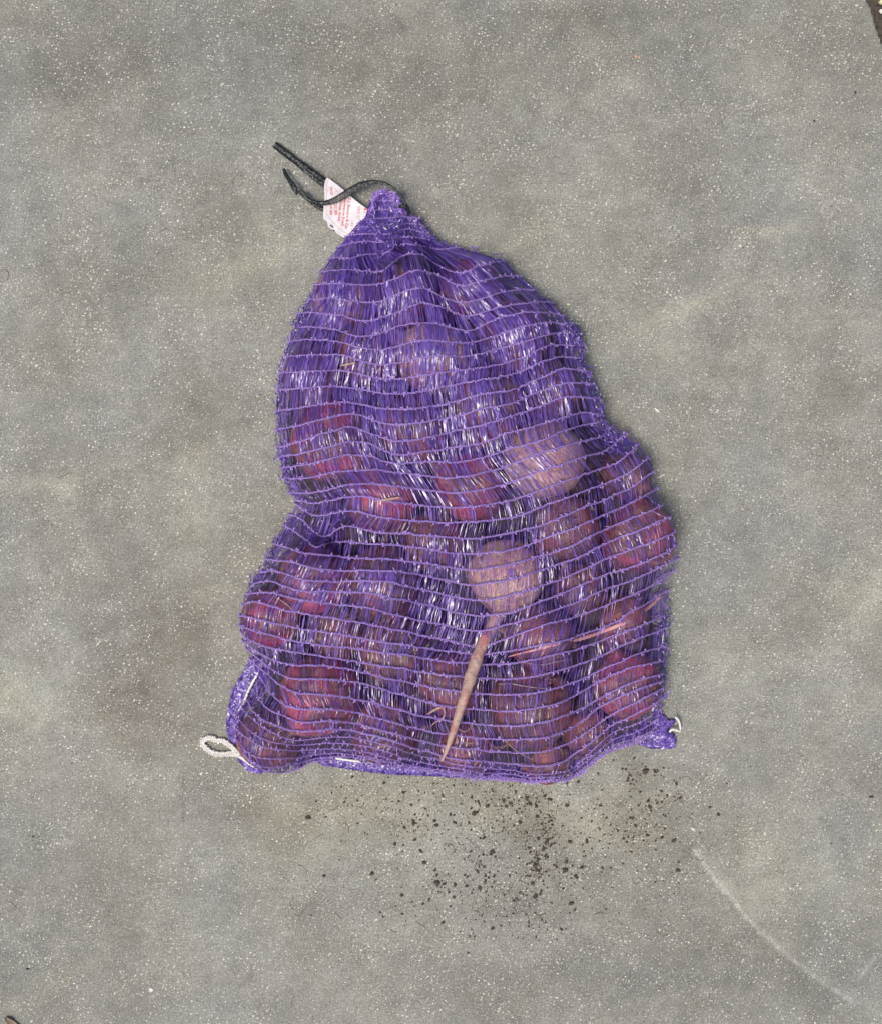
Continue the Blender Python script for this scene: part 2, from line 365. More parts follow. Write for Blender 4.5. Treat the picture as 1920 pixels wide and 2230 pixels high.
# ------------------------------------------------------------------ beetroots: px, py, radius px, height class, material, squash, label
B = [
 (1105, 1256, 82, 2, 'tan', .95, 'large pale tan beetroot mid bag whose long taproot pokes out through the net'),
 (1230, 1142, 74, 2, 'brown', .92, 'round brown beetroot just above and right of the pale tan one'),
 (1186, 1010, 88, 2, 'tan', .95, 'big tan beetroot in the upper right of the wide part of the bag'),
 (1388, 1172, 80, 0, 'pink', 1.1, 'reddish beetroot pressing out the rightmost bulge of the bag'),
 (1362, 1040, 58, 0, 'brown', 1.0, 'small brown beetroot in the right bulge under the net fold'),
 (1022, 1064, 76, 2, 'pink', 1.05, 'magenta patched beetroot in the very centre of the bag'),
 (722, 948, 92, 1, 'pink', 1.0, 'large purple pink beetroot against the left side above the fold'),
 (692, 835, 66, 1, 'brown', 1.0, 'brown beetroot in the upper left below the slack net'),
 (694, 1268, 76, 1, 'pink', 1.0, 'magenta beetroot just under the pinched fold on the left'),
 (832, 1272, 80, 2, 'brown', 1.0, 'dull brown beetroot left of the pale tan one'),
 (600, 1335, 66, 0, 'pink', 1.05, 'bright pink beetroot at the left edge of the lower bag'),
 (700, 1490, 88, 1, 'pink', 1.05, 'vivid pink and orange beetroot in the lower left of the bag'),
 (588, 1605, 70, 0, 'brown', 1.15, 'wide brown beetroot filling the bottom left corner of the bag'),
 (985, 1490, 72, 1, 'brown', .95, 'taupe beetroot behind the lower end of the protruding taproot'),
 (1160, 1540, 92, 1, 'brown', 1.05, 'big brown beetroot low in the bag right of the protruding taproot'),
 (1362, 1490, 76, 0, 'pink', 1.0, 'red brown beetroot in the bottom right corner of the bag'),
 (1175, 1392, 72, 2, 'brown', 1.0, 'earthy beetroot directly below the pale tan one'),
 (1262, 1285, 58, 1, 'brown', 1.0, 'small round earthy beetroot between the tan one and the right bulge'),
 (858, 1412, 76, 1, 'brown', 1.0, 'dark earthy beetroot left of the upper end of the protruding taproot'),
 (940, 1175, 66, 2, 'brown', 1.0, 'half hidden beetroot between the magenta centre one and the tan one'),
 (838, 1590, 74, 0, 'brown', 1.1, 'earthy beetroot beside the white drawstring along the bottom hem'),
 (1010, 1628, 62, 0, 'brown', 1.0, 'earthy beetroot at the bottom hem just right of the taproot tip'),
 (1190, 1640, 55, 0, 'brown', 1.2, 'beetroot bulging over the bottom edge of the bag on the right'),
 (838, 1085, 78, 2, 'pink', 1.0, 'reddish beetroot right of the pinched fold on the left side'),
 (905, 930, 78, 2, 'brown', 1.0, 'dark beetroot in the middle right of the large purple pink one'),
 (1055, 880, 84, 2, 'brown', 1.05, 'dark beetroot above the magenta patched centre one'),
 (1195, 850, 66, 1, 'brown', 1.0, 'brown beetroot under the net near the right shoulder of the bag'),
 (808, 760, 74, 1, 'brown', 1.0, 'brown beetroot under slack net left of the pink lit one'),
 (942, 780, 76, 2, 'tan', 1.0, 'pinkish tan beetroot in the upper half under bright slack net'),
 (1115, 725, 78, 1, 'brown', 1.1, 'brown beetroot near the upper right shoulder of the bag'),
 (1032, 638, 66, 1, 'pink', 1.0, 'red patched beetroot highest on the right below the neck'),
 (880, 655, 74, 1, 'brown', 1.0, 'brown beetroot highest in the middle below the gathered neck'),
 (748, 655, 66, 0, 'tan', 1.0, 'pale beetroot highest on the left below the gathered neck'),
 (1352, 1350, 62, 0, 'brown', 1.05, 'beetroot by the right edge crossed by a long pink root'),
 (722, 1385, 62, 1, 'brown', 1.0, 'dark beetroot just above the vivid pink and orange one'),
 (1270, 1590, 52, 0, 'brown', 1.0, 'small brown beetroot near the bottom right next to the corner one'),
]
ZC = {0: .036, 1: .052, 2: .066}
bp = []
for (px, py, r, lv, *_r) in B:
    R = r * S * 1.02; z = max(ZC[lv] - .006, R * .95); bp.append([*U(px, py, z), R])
bp = np.array(bp); home = bp[:, :3].copy()
AV = [(*U(x, y, .03)[:2], w) for x, y, w in ((650, 1125, .006), (680, 1168, .006), (718, 1185, .004), (1318, 935, .005))]
for it in range(80):
    D = bp[:, None, :3] - bp[None, :, :3]; dist = np.linalg.norm(D, axis=-1) + 1e-6; want = (bp[:, None, 3] + bp[None, :, 3]) * .93
    ov = np.clip(want - dist, 0, None); np.fill_diagonal(ov, 0)
    bp[:, :3] += (D / dist[..., None] * (ov * .25)[..., None]).sum(1)
    bp[:, :2] += (home[:, :2] - bp[:, :2]) * .12
    for q in AV:
        dv = bp[:, :2] - q[:2]; dd_ = np.linalg.norm(dv, axis=1); push = np.clip(bp[:, 3] * .92 + q[2] - dd_, 0, None); bp[:, :2] += dv / dd_[:, None] * (push * .6)[:, None]
    bp[:, 2] = np.clip(bp[:, 2] + (home[:, 2] - bp[:, 2]) * .05, bp[:, 3] * .92 + .001, .082)

# ------------------------------------------------------------------ draped surface of the bag
gs = .002; hx = np.arange(-.30, .34, gs); hy = np.arange(-.38, .42, gs); HX, HY = np.meshgrid(hx, hy)
outw = U(OUT[:, 0], OUT[:, 1], .024)[:, :2]
inside = inpoly(HX, HY, outw)
hpx = 960 + HX / S * 1.02; hpy = 1115 - HY / S * 1.02
zb = np.interp(hpy, [420, 520, 620, 1600, 1690], [.013, .018, .026, .026, .018])
obst = np.zeros(HX.shape)
for (x, y, z, R), bb in zip(bp, B):
    q = 1 - ((HX - x) ** 2 + (HY - y) ** 2) / (R * 1.0) ** 2
    obst = np.maximum(obst, np.where(q > 0, z + R * .97 * np.sqrt(np.clip(q, 0, 1)) + .0015, 0))
obst = np.where(inside, obst, 0)
# creases where the net is pinched down
pin = np.full(HX.shape, 9.0)
for P, zt, w in ([(636, 1095), (668, 1150), (700, 1190), (730, 1178)], .040, 13), ([(1306, 905), (1325, 950), (1340, 985)], .034, 9), ([(838, 425), (840, 470), (845, 510)], .030, 12):
    Pw = U(np.array(P)[:, 0], np.array(P)[:, 1], zt)[:, :2]; dd = seg_dist(HX, HY, Pw) / S
    pin = np.minimum(pin, np.where(dd < w * 3, zt + (dd / w) ** 2 * .006, 9))
pin = np.maximum(pin, obst + .0005)
h = np.where(inside, np.maximum(obst, .045), zb)
for it in range(1100):
    a = .25 * (np.roll(h, 1, 0) + np.roll(h, -1, 0) + np.roll(h, 1, 1) + np.roll(h, -1, 1)) - 1.6e-5
    h = np.where(inside, np.minimum(np.maximum(a, obst), pin), zb)
# pleats radiating from the neck and small crumples in the slack upper half
ang = np.arctan2(hpx - 838, hpy - 380 + 1e-6); rad = np.hypot(hpx - 838, hpy - 380)
ed_in = np.clip((h - zb) / .012, 0, 1)
pl = np.sin(ang * 17 + 3 * fbm(hpx / 120, hpy / 120, 2)) * np.exp(-((rad - 60) / 230) ** 2) * .0075
pl += (fbm(hpx / 34, hpy / 34, 1) - .5) * .013 * np.clip((1000 - hpy) / 300, 0, 1)
pl += (fbm(hpx / 22, hpy / 22, 3) - .5) * .0022
for P, amp, w in (([(880, 465), (903, 560), (912, 650), (900, 740)], .007, 13), ([(932, 530), (955, 620), (985, 700)], -.007, 14), ([(785, 500), (725, 600), (692, 700)], .004, 12), ([(820, 560), (800, 680)], -.005, 14),
                  ([(640, 1078), (700, 1085), (760, 1062), (810, 1068)], .008, 9), ([(660, 1112), (720, 1103), (785, 1100)], -.007, 9), ([(596, 1160), (655, 1228), (718, 1222), (745, 1180)], .006, 9),
                  ([(1230, 690), (1262, 780), (1285, 870), (1300, 930)], .007, 11), ([(1208, 720), (1236, 820), (1255, 880)], -.005, 11), ([(1000, 560), (1060, 640), (1090, 720)], .005, 11), ([(860, 480), (850, 560), (835, 620)], .004, 8)):
    Pw = U(np.array(P)[:, 0], np.array(P)[:, 1], .05)[:, :2]; pl = pl + amp * np.exp(-(seg_dist(HX, HY, Pw) / S / w) ** 2)
h = np.where(inside, np.maximum(h + pl * ed_in, np.where(obst > 0, obst + .0015, 0)), h)

def hsamp(x, y):
    fx = np.clip((x - hx[0]) / gs, 0, len(hx) - 1.001); fy = np.clip((y - hy[0]) / gs, 0, len(hy) - 1.001)
    i = fx.astype(int); j = fy.astype(int); a = fx - i; b = fy - j
    return (h[j, i] * (1 - a) + h[j, i + 1] * a) * (1 - b) + (h[j + 1, i] * (1 - a) + h[j + 1, i + 1] * a) * b

def drape(px, py, lift=0.0):
    z = np.full(np.shape(px), .05)
    for _ in range(8):
        p = U(px, py, z); z = .5 * z + .5 * (hsamp(p[..., 0], p[..., 1]) + lift)
    return U(px, py, z)

# filler beetroots added underneath, coloured dark so the gaps read as shade
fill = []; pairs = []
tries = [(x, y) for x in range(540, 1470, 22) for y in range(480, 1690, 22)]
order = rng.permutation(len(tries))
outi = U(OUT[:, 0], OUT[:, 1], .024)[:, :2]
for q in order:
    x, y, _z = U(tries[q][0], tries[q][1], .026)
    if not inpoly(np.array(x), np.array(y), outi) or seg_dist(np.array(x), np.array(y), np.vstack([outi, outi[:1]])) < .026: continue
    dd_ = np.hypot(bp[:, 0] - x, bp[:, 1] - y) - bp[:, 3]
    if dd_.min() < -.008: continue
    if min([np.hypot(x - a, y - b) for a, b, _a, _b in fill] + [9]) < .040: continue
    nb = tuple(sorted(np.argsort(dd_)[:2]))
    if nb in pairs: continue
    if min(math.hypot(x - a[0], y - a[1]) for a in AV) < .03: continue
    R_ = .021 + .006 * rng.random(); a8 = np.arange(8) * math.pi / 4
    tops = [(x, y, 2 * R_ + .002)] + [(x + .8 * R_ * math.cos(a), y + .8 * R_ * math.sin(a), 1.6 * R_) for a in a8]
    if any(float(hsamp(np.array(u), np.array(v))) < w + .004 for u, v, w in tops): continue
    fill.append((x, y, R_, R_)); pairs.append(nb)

sx, sy = np.meshgrid(np.arange(-.26, .30, .004), np.arange(-.34, .36, .004))  # soil-dark sheet added under the beetroots to put shade in the gaps
de_ = seg_dist(sx, sy, np.vstack([outi, outi[:1]])); okk = inpoly(sx, sy, outi) & (de_ > .008)
sz = .003 + .006 * np.clip((de_ - .008) / .02, 0, 1) + .003 * fbm(sx * 160 + 40, sy * 160 + 60, 1); I = np.full(sx.shape, -1); I[okk] = np.arange(okk.sum())
q = okk[:-1, :-1] & okk[1:, :-1] & okk[:-1, 1:] & okk[1:, 1:]
tag(link('gap_shade_sheet', mesh_np('gap_shade_sheet', np.stack([sx, sy, sz], -1)[okk], np.stack([I[:-1, :-1][q], I[:-1, 1:][q], I[1:, 1:][q], I[1:, :-1][q]], -1)), M['soil']), 'dark soil-coloured sheet added to deepen shade between the beetroots inside the bag', None, kind='stuff')

# ------------------------------------------------------------------ rows of the net, traced (crop name, points in that enlarged crop)
CR = {1: (560, 280, 4.0545), 2: (560, 600, 4.0545), 3: (900, 480, 3.3037), 4: (520, 1000, 3.568), 5: (980, 900, 3.4308), 6: (420, 1350, 3.568), 7: (880, 1350, 2.8774)}
ROWS = [
 [(1, '1040,570 1100,562 1240,580')],
 [(1, '1020,640 1130,632 1250,640')],
 [(1, '965,725 1100,715 1250,715 1340,745')],
 [(1, '900,830 1000,800 1120,790 1200,790 1300,775 1420,800')],
 [(1, '870,880 1000,865 1150,880 1250,850 1400,840 1470,865')],
 [(1, '800,950 950,930 1100,945 1200,930 1290,890 1400,900 1530,940')],
 [(1, '725,1040 850,1010 1000,1000 1100,1010 1200,1000 1290,950 1400,960 1560,990')],
 [(1, '645,1150 750,1140 850,1150 950,1110 1100,1110 1200,1065 1290,1010 1400,1030 1600,1070 1790,1060')],
 [(1, '562,1265 700,1250 850,1250 1000,1270 1100,1270 1200,1190 1280,1125 1378,1105'), (3, '80,255 200,340 330,390 500,320 640,300')],
 [(1, '515,1375 700,1360 850,1385 1000,1385 1100,1370 1250,1320 1378,1253'), (3, '100,370 200,400 330,480 450,450 600,410 740,400')],
 [(2, '480,210 600,205 750,215 900,240 1050,240 1150,200 1300,140 1378,110'), (3, '100,490 220,560 350,600 500,560 620,520 750,500 870,505')],
 [(2, '405,330 480,322 600,340 750,350 850,390 950,405 1050,395 1150,355 1300,300 1378,262'), (3, '100,590 250,650 380,700 450,680 550,640 700,610 850,590 985,595')],
 [(2, '350,450 450,450 600,465 700,470 800,510 900,540 1050,530 1150,490 1300,430 1378,418'), (3, '150,740 300,780 400,800 480,770 600,710 700,680 850,655 1075,680')],
 [(2, '300,580 430,565 550,570 700,575 780,600 900,630 1050,665 1150,650 1300,610 1378,575'), (3, '150,860 300,885 420,885 550,845 650,810 780,765 950,735 1145,750')],
 [(2, '255,715 430,700 600,700 750,700 900,745 1050,785 1150,785 1300,765 1378,740'), (3, '150,970 300,980 450,975 600,930 750,890 870,850 1000,810 1180,820')],
 [(2, '210,860 400,850 600,845 750,840 900,870 1000,900 1150,915 1300,910 1378,890'), (3, '150,1100 300,1080 450,1065 600,1045 750,1000 870,950 980,890 1210,905')],
 [(2, '192,1010 400,990 600,985 750,985 900,1000 1050,1030 1200,1050 1378,1040'), (3, '150,1215 300,1180 450,1150 600,1135 750,1100 850,1050 1000,985 1215,990')],
 [(2, '185,1190 350,1170 450,1150 600,1130 750,1120 900,1130 1050,1165 1200,1180 1378,1180'), (3, '150,1340 300,1305 450,1260 560,1240 700,1230 820,1180 950,1120 1080,1060 1250,1090')],
 [(2, '182,1355 290,1340 400,1310 550,1270 700,1240 820,1220 950,1240 1050,1290 1200,1320 1378,1310'), (3, '200,1430 350,1400 500,1350 650,1335 800,1280 950,1215 1100,1165 1290,1180')],
 [(2, '195,1518 400,1460 550,1400 700,1370 800,1335 900,1350 1000,1400 1150,1450 1300,1465 1400,1450'), (3, '200,1545 400,1490 550,1460 650,1420 800,1380 950,1320 1100,1260 1330,1290')],
 [(2, '208,1600 400,1565 550,1530 700,1500 830,1460 950,1475 1050,1510 1150,1560 1250,1585 1400,1570 1600,1545'), (5, '0,255 150,240 300,200 400,150 560,120 700,80 850,30 980,-10 1130,20')],
 [(4, '335,65 500,45 600,25 700,0 810,-28 935,-35 1025,-25 1080,0 1150,20 1230,38 1400,20 1600,18'), (5, '30,370 150,355 300,315 450,265 600,225 700,195 800,150 950,100 1050,80 1150,60')],
 [(4, '350,150 500,155 600,130 700,110 800,95 950,85 1080,80 1200,105 1400,120'), (5, '0,488 150,470 330,425 450,385 600,320 750,275 900,235 1050,195 1150,170 1210,100')],
 [(4, '400,262 550,265 650,245 750,220 850,200 950,190 1080,195 1200,215 1400,235'), (5, '0,595 200,580 400,540 550,480 700,420 850,375 1000,325 1150,290 1230,230 1300,155')],
 [(4, '455,318 600,345 750,310 850,290 950,285 1050,300 1170,330 1300,345 1500,370'), (5, '0,705 200,700 400,665 550,620 700,560 850,510 1000,455 1150,410 1250,370 1340,300 1400,240')],
 [(4, '445,350 560,430 640,440 800,400 900,400 1000,420 1100,455 1300,475 1500,490'), (5, '0,820 200,815 400,790 550,755 700,690 850,640 1000,580 1150,530 1250,490 1360,430 1470,340')],
 [(4, '400,430 470,445 560,530 620,600 680,610 780,520 900,520 1000,545 1100,575 1200,575 1500,590'), (5, '0,935 200,935 380,910 500,880 640,850 750,810 870,760 1000,700 1150,650 1250,600 1350,560 1510,440')],
 [(4, '370,520 440,560 540,640 600,690 650,670 720,645 850,640 1000,655 1200,665 1500,700'), (5, '0,1050 200,1050 400,1030 550,1000 680,940 800,900 950,850 1050,800 1150,755 1300,700 1450,620 1535,565')],
 [(4, '285,655 400,690 500,730 600,735 700,750 900,765 1200,780 1500,815'), (5, '0,1155 150,1170 350,1150 500,1115 650,1075 800,1030 950,970 1050,915 1200,850 1300,800 1450,750 1570,690')],
 [(4, '225,780 350,790 450,810 600,855 700,865 1000,860 1300,880 1500,920'), (5, '0,1255 150,1285 350,1265 550,1220 700,1165 850,1110 1000,1060 1100,1000 1250,930 1400,880 1550,810 1635,780')],
 [(4, '180,870 280,860 380,895 500,940 700,955 950,940 1150,950 1250,980 1500,1030'), (5, '0,1370 200,1400 350,1385 550,1340 700,1285 850,1235 1000,1160 1150,1090 1300,1040 1450,980 1600,930 1670,890')],
 [(4, '125,960 250,940 350,985 500,1030 800,1030 1000,1030 1200,1080 1500,1140'), (5, '0,1480 150,1510 300,1510 500,1480 700,1395 850,1340 1000,1270 1150,1210 1300,1165 1450,1110 1600,1050 1685,990')],
 [(4, '75,1040 250,1030 400,1070 550,1105 750,1130 1000,1150 1200,1210 1500,1270'), (5, '0,1590 150,1625 300,1615 450,1570 600,1530 750,1480 900,1430 1050,1360 1200,1300 1350,1250 1500,1180 1620,1120 1690,1080')],
 [(4, '35,1130 100,1095 250,1140 400,1180 600,1215 800,1245 1000,1280 1200,1320 1400,1360'), (7, '92,92 250,125 420,160 470,175 510,160 573,139 707,89'), (5, '700,1580 900,1530 1050,1480 1200,1420 1350,1360 1500,1290 1660,1180')],
 [(4, '15,1215 150,1240 300,1280 500,1320 700,1345 900,1380'), (6, '1400,155 1600,190'), (7, '150,180 300,200 440,215 520,213 650,190 850,160 1000,130 1150,80 1300,30'), (5, '1350,1480 1500,1400 1610,1325')],
 [(4, '15,1290 80,1315 150,1340'), (6, '650,130 800,165 1000,200 1200,215 1400,240 1600,265 1784,290'), (7, '200,255 400,275 550,280 700,270 850,240 1000,205 1150,165 1300,100 1450,50 1620,-25')],
 [(6, '380,95 430,150 500,180 600,215 750,240 900,265 1050,290 1200,310 1400,350 1600,375 1784,405'), (7, '200,342 350,355 500,365 700,370 850,350 1000,310 1150,260 1300,190 1450,120 1635,50')],
 [(6, '400,170 500,240 580,290 700,330 800,350 950,355 1100,360 1250,385 1400,430 1600,470 1784,510'), (7, '200,430 400,460 600,470 800,460 950,430 1100,375 1200,330 1350,260 1480,205 1620,165')],
 [(6, '430,230 500,290 580,350 650,400 750,450 850,460 1000,460 1150,470 1300,490 1450,530 1600,575 1784,625'), (7, '200,530 300,545 450,560 650,572 800,560 950,530 1100,460 1200,390 1350,320 1500,280 1610,255')],
 [(6, '450,310 520,370 600,430 680,500 760,550 850,570 1000,580 1150,590 1300,625 1450,650 1600,700 1784,745'), (7, '200,615 300,640 450,650 650,665 800,655 950,620 1100,560 1230,490 1350,420 1480,370 1605,340')],
 [(6, '525,440 545,470 580,520 650,610 750,670 850,695 1000,690 1200,700 1400,750 1600,810 1784,850'), (7, '200,710 300,720 450,740 650,750 850,745 1000,705 1100,640 1200,560 1300,500 1450,440 1605,385')],
 [(6, '505,520 510,580 530,640 600,700 720,750 850,800 1000,790 1150,785 1300,810 1450,850 1600,895 1784,940'), (7, '200,780 300,800 500,820 700,835 850,830 1000,790 1100,730 1200,660 1300,580 1450,520 1610,430')],
 [(6, '440,640 450,670 475,705 540,770 640,820 750,855 900,870 1050,850 1200,850 1300,870 1450,905 1600,960 1784,1010'), (7, '200,840 300,870 500,885 700,905 850,920 1000,890 1080,830 1200,740 1300,650 1400,610 1550,540 1615,480')],
 [(6, '385,660 400,700 500,800 600,870 750,935 900,930 1050,910 1200,905 1400,945 1600,1000 1784,1060'), (7, '200,870 300,900 400,915 600,935 700,945 850,975 1000,955 1100,890 1180,810 1300,700 1400,670 1500,630 1615,540')],
 [(6, '350,740 380,790 450,870 550,930 700,970 850,970 1000,960 1200,955 1400,990 1600,1060 1784,1110'), (7, '300,925 500,958 700,968 850,995 1000,978 1100,915 1200,830 1300,745 1420,715 1530,660 1605,590')],
 [(6, '345,840 390,890 480,960 600,1005 800,1015 1000,1005 1200,1000 1400,1040 1600,1100 1784,1150'), (7, '300,950 500,978 700,993 850,1008 1000,994 1105,940 1200,860 1300,780 1430,750 1560,690 1590,640')],
 [(6, '350,930 380,980 450,1060 600,1085 800,1070 1000,1040 1200,1035 1400,1070 1600,1118 1784,1160'), (7, '300,962 500,988 700,1000 850,1013 1000,1000 1105,955 1200,868 1300,798 1430,765 1570,700')],
 [(6, '380,1010 430,1080 500,1130 620,1155 750,1130 900,1090 1000,1070 1200,1055 1400,1085 1600,1125 1784,1168'), (7, '300,970 500,993 700,1006 850,1017 1000,1004 1105,960 1200,876 1300,808 1430,775 1560,710')],
 [(6, '400,1050 480,1130 580,1180 700,1195 830,1155 920,1102 1050,1085 1200,1085 1400,1110 1600,1140 1784,1172'), (7, '300,974 500,996 700,1008 850,1018 1000,1006 1105,965 1200,880 1300,815 1430,782 1540,725')],
]
def row_px(spec):
    P = []
    for c, s in spec:
        ox, oy, k = CR[c]
        for t in s.split():
            a, b = t.split(','); P.append((ox + float(a) / k, oy + float(b) / k))
    return np.array(P)
def clampin(P):
    """keep row points inside the outline"""
    return P
rows_px = [smooth_path(row_px(r), 420, 2) for r in ROWS]
# damp tiny tracing kinks
NS = 420
R = np.array(rows_px)                     # (rows, NS, 2)
R = R + 2.2 * (np.stack([fbm(R[..., 0] / 26, R[..., 1] / 26, 1), fbm(R[..., 0] / 26, R[..., 1] / 26, 2)], -1) - .5) * 2
NR = len(R)
W3 = drape(R[..., 0], R[..., 1])          # world positions of every row
# ends: each row carries on over the side and tucks under the bag
def skirt(P, sgn):
    """from an end point: three more points, down and inward"""
    d = P[:, 6] - P[:, 0] if sgn < 0 else P[:, -7] - P[:, -1]
    d[:, 2] = 0; d = norm(d); e = P[:, 0] if sgn < 0 else P[:, -1]
    z = e[:, 2:3]
    out = []
    for q, zz in ((-.0025, .72), (-.001, .42), (.005, .14), (.016, .03)):
        p = e + d * q; p[:, 2:3] = z * zz + .0008; out.append(p)
    return np.stack(out, 1)
Lk = skirt(W3.copy(), -1)[:, ::-1]; Rk = skirt(W3.copy(), 1)
FULL = np.concatenate([Lk, W3, Rk], 1)

# ------------------------------------------------------------------ the net bag
bag = tag(empty('net_bag', (0, 0, 0)), 'full purple knitted net sack of beetroots lying on the grey paving', 'net bag')

def strand_offsets(n, amp, per, ph):
    t = np.arange(n) / per * 2 * math.pi + ph
    return amp * np.sin(t), amp * np.cos(t)

for i in range(NR):
    P = FULL[i]; L = np.linalg.norm(np.diff(P, axis=0), axis=1).sum(); n = int(L / .00115); Q = resample(P, max(n, 30)); n = len(Q)
    T, A, Bn = frames(Q); mb = MB()
    jit = rng.normal(0, .00022, (n, 3))
    thick = (1.0 if i > 15 else .85) if i < 43 else .62
    for ph in (0, math.pi):
        a, b = strand_offsets(n, .00075 * thick, 5.2, ph)
        a = a + .00035 * (rng.random(n) - .5)
        C = Q + A * a[:, None] + Bn * (b[:, None] + .0012) + jit
        V, F = tube(C, (.00043 + .00022 * rng.random(n)) * thick, 4); mb.add(V, F, np.repeat(.35 + .5 * rng.random(n), 4))
    # little tufts and loops knotted along the row
    k = int(n / 7); idx = rng.integers(3, n - 3, k)
    for q in idx:
        c = Q[q]; s = rng.choice([-1, 1]); ln = rng.uniform(.0012, .0042)
        pts = np.array([c, c + A[q] * s * ln * .5 + T[q] * rng.normal(0, .0008) + Bn[q] * .0016, c + A[q] * s * ln + T[q] * rng.normal(0, .0012) + Bn[q] * .001])
        V, F = tube(pts, np.array([.0006, .0008, .0003]), 4); mb.add(V, F, .9)
    link('net_cord', mb.mesh('net_cord'), M['cord'], bag)

# fibres between the rows (one tape = a thin crumpled strip)
def dens(px, py):
    """slack, doubled net in the upper half and at folds; stretched open over the beets below"""
    d = np.interp(py, [400, 560, 700, 900, 1050, 1200, 1530, 1600], [2.0, 1.8, 1.45, .95, .52, .36, .32, .18])
    d += .6 * np.exp(-((px - 650) / 40) ** 2) * np.interp(py, [600, 700, 1000, 1100], [0, 1, .6, 0])
    d += .9 * np.exp(-(((px - 690) / 60) ** 2 + ((py - 1160) / 60) ** 2)) + .6 * np.exp(-(((px - 740) / 70) ** 2 + ((py - 1070) / 25) ** 2))
    d += .5 * np.exp(-(((px - 1290) / 40) ** 2 + ((py - 900) / 90) ** 2)) + .5 * np.exp(-(((px - 600) / 40) ** 2 + ((py - 1500) / 60) ** 2))
    d += .35 * np.exp(-(((px - 900) / 200) ** 2 + ((py - 1300) / 90) ** 2)) + .4 * np.exp(-(((px - 1420) / 40) ** 2 + ((py - 1380) / 60) ** 2))
    for cx, cy, rr, aa in ((1105, 1256, 70, .7), (1190, 1010, 75, .5), (700, 1490, 75, .45), (1022, 1064, 60, .4), (722, 900, 80, .45), (1390, 1172, 75, .5), (1362, 1490, 70, .4), (1230, 1142, 60, .4)):
        d = d - aa * np.exp(-((px - cx) ** 2 + (py - cy) ** 2) / rr ** 2)
    an = np.arctan2(px - 838, py - 380); rd = np.hypot(px - 838, py - 380)
    d += .8 * np.sin(an * 17 + 3 * fbm(px / 120, py / 120, 2) + 1) * np.exp(-((rd - 60) / 300) ** 2)
    return d + (fbm(px / 45, py / 45, 0) - .5) * 1.6

FV = []; FF = []; FT = []; fn = 0
def add_fibres(a, b, n, wscale, lift, slant=1.0, seg=5, along=None):
    """a, b: (NS',3) consecutive rows"""
    global fn
    m = len(a); s = rng.random(n) if along is None else along
    s = np.sort(s); px0 = np.interp(s, np.linspace(0, 1, m), np.arange(m))
    def at(row, t):
        t = np.clip(t, 0, m - 1.001); i = t.astype(int); f = (t - i)[:, None]; return row[i] * (1 - f) + row[i + 1] * f
    sl = slant * (6.0 * (fbm(s * 7, np.full(n, rng.random() * .3 + a[m // 2, 1] * 14), 1) - .5) * 2 + rng.normal(0, 1.1, n))
    p0 = at(a, px0 - sl / 2); p1 = at(b, px0 + sl / 2)
    t = np.linspace(-.02, 1.02, seg)[None, :, None]
    C = p0[:, None] * (1 - t) + p1[:, None] * t
    hh = hsamp(C[..., 0], C[..., 1]); C[..., 2] = np.where(lift >= 0, np.maximum(C[..., 2], np.where(hh > .012, hh, 0)), C[..., 2])
    C[..., 2] += abs(lift) + .0006 * rng.random((n, 1)) + .0005 * rng.normal(0, 1, (n, seg))
    tan = norm(at(a, px0 + 1.5) - at(a, px0 - 1.5))[:, None]
    C += tan * (rng.normal(0, .00028, (n, seg, 1)))
    D = norm(np.gradient(C, axis=1)); Nn = norm(np.cross(tan, D)); Nn = np.where(Nn[..., 2:3] < 0, -Nn, Nn)
    tw = rng.normal(0, .32, (n, 1)) + rng.normal(0, .28, (n, seg))
    wd = wscale * np.exp(rng.normal(0, .45, (n, 1))) * np.array([.55, .9, 1.1, .9, .55])[None, :seg] * (1 + .25 * rng.normal(0, 1, (n, seg)))
    side = (tan * np.cos(tw)[..., None] + Nn * np.sin(tw)[..., None]) * (wd / 2)[..., None]
    V = np.stack([C - side, C + side], 2).reshape(-1, 3)
    base = (np.arange(n) * seg * 2)[:, None] + (np.arange(seg - 1) * 2)[None]
    F = np.stack([base, base + 1, base + 3, base + 2], -1).reshape(-1, 4) + fn
    FV.append(V); FF.append(F); FT.append(np.repeat(rng.random(n) ** 1.4, seg * 2)); fn += len(V)

for i in range(NR - 1):
    a, b = FULL[i], FULL[i + 1]
    L = max(np.linalg.norm(np.diff(a, axis=0), axis=1).sum(), np.linalg.norm(np.diff(b, axis=0), axis=1).sum())
    rp = np.concatenate([np.repeat(R[i][:1], 4, 0), R[i], np.repeat(R[i][-1:], 4, 0)])
    # regular knitted tapes
    n = int(L / .0022); s = (np.arange(n) + rng.random(n) * .8) / n
    p = rp[(s * (len(rp) - 1)).astype(int)]; wv_ = np.interp(p[:, 1], [500, 900, 1150, 1700], [.00080, .00078, .00060, .00056])[:, None] * (1 + .5 * (fbm(p[:, 0] / 60, p[:, 1] / 60, 9) - .5))[:, None]
    add_fibres(a, b, n, wv_, .0002, .5, along=s)
    # extra tapes where the net is bunched
    n2 = int(L / .0006); s = rng.random(n2); p = rp[(s * (len(rp) - 1)).astype(int)]
    keep = rng.random(n2) < np.clip(dens(p[:, 0], p[:, 1]) * .40 - .10, 0, 1)
    s = s[keep]
    if len(s): add_fibres(a, b, len(s), .00095, .0004, .7, along=s)
# underside of the bag, seen past the edges
UN = FULL.copy(); UN[..., 2] = np.minimum(UN[..., 2], .0015)
for i in range(0, NR - 1, 1):
    L = np.linalg.norm(np.diff(UN[i], axis=0), axis=1).sum(); add_fibres(UN[i], UN[i + 1], int(L / .004), .001, -.0002)
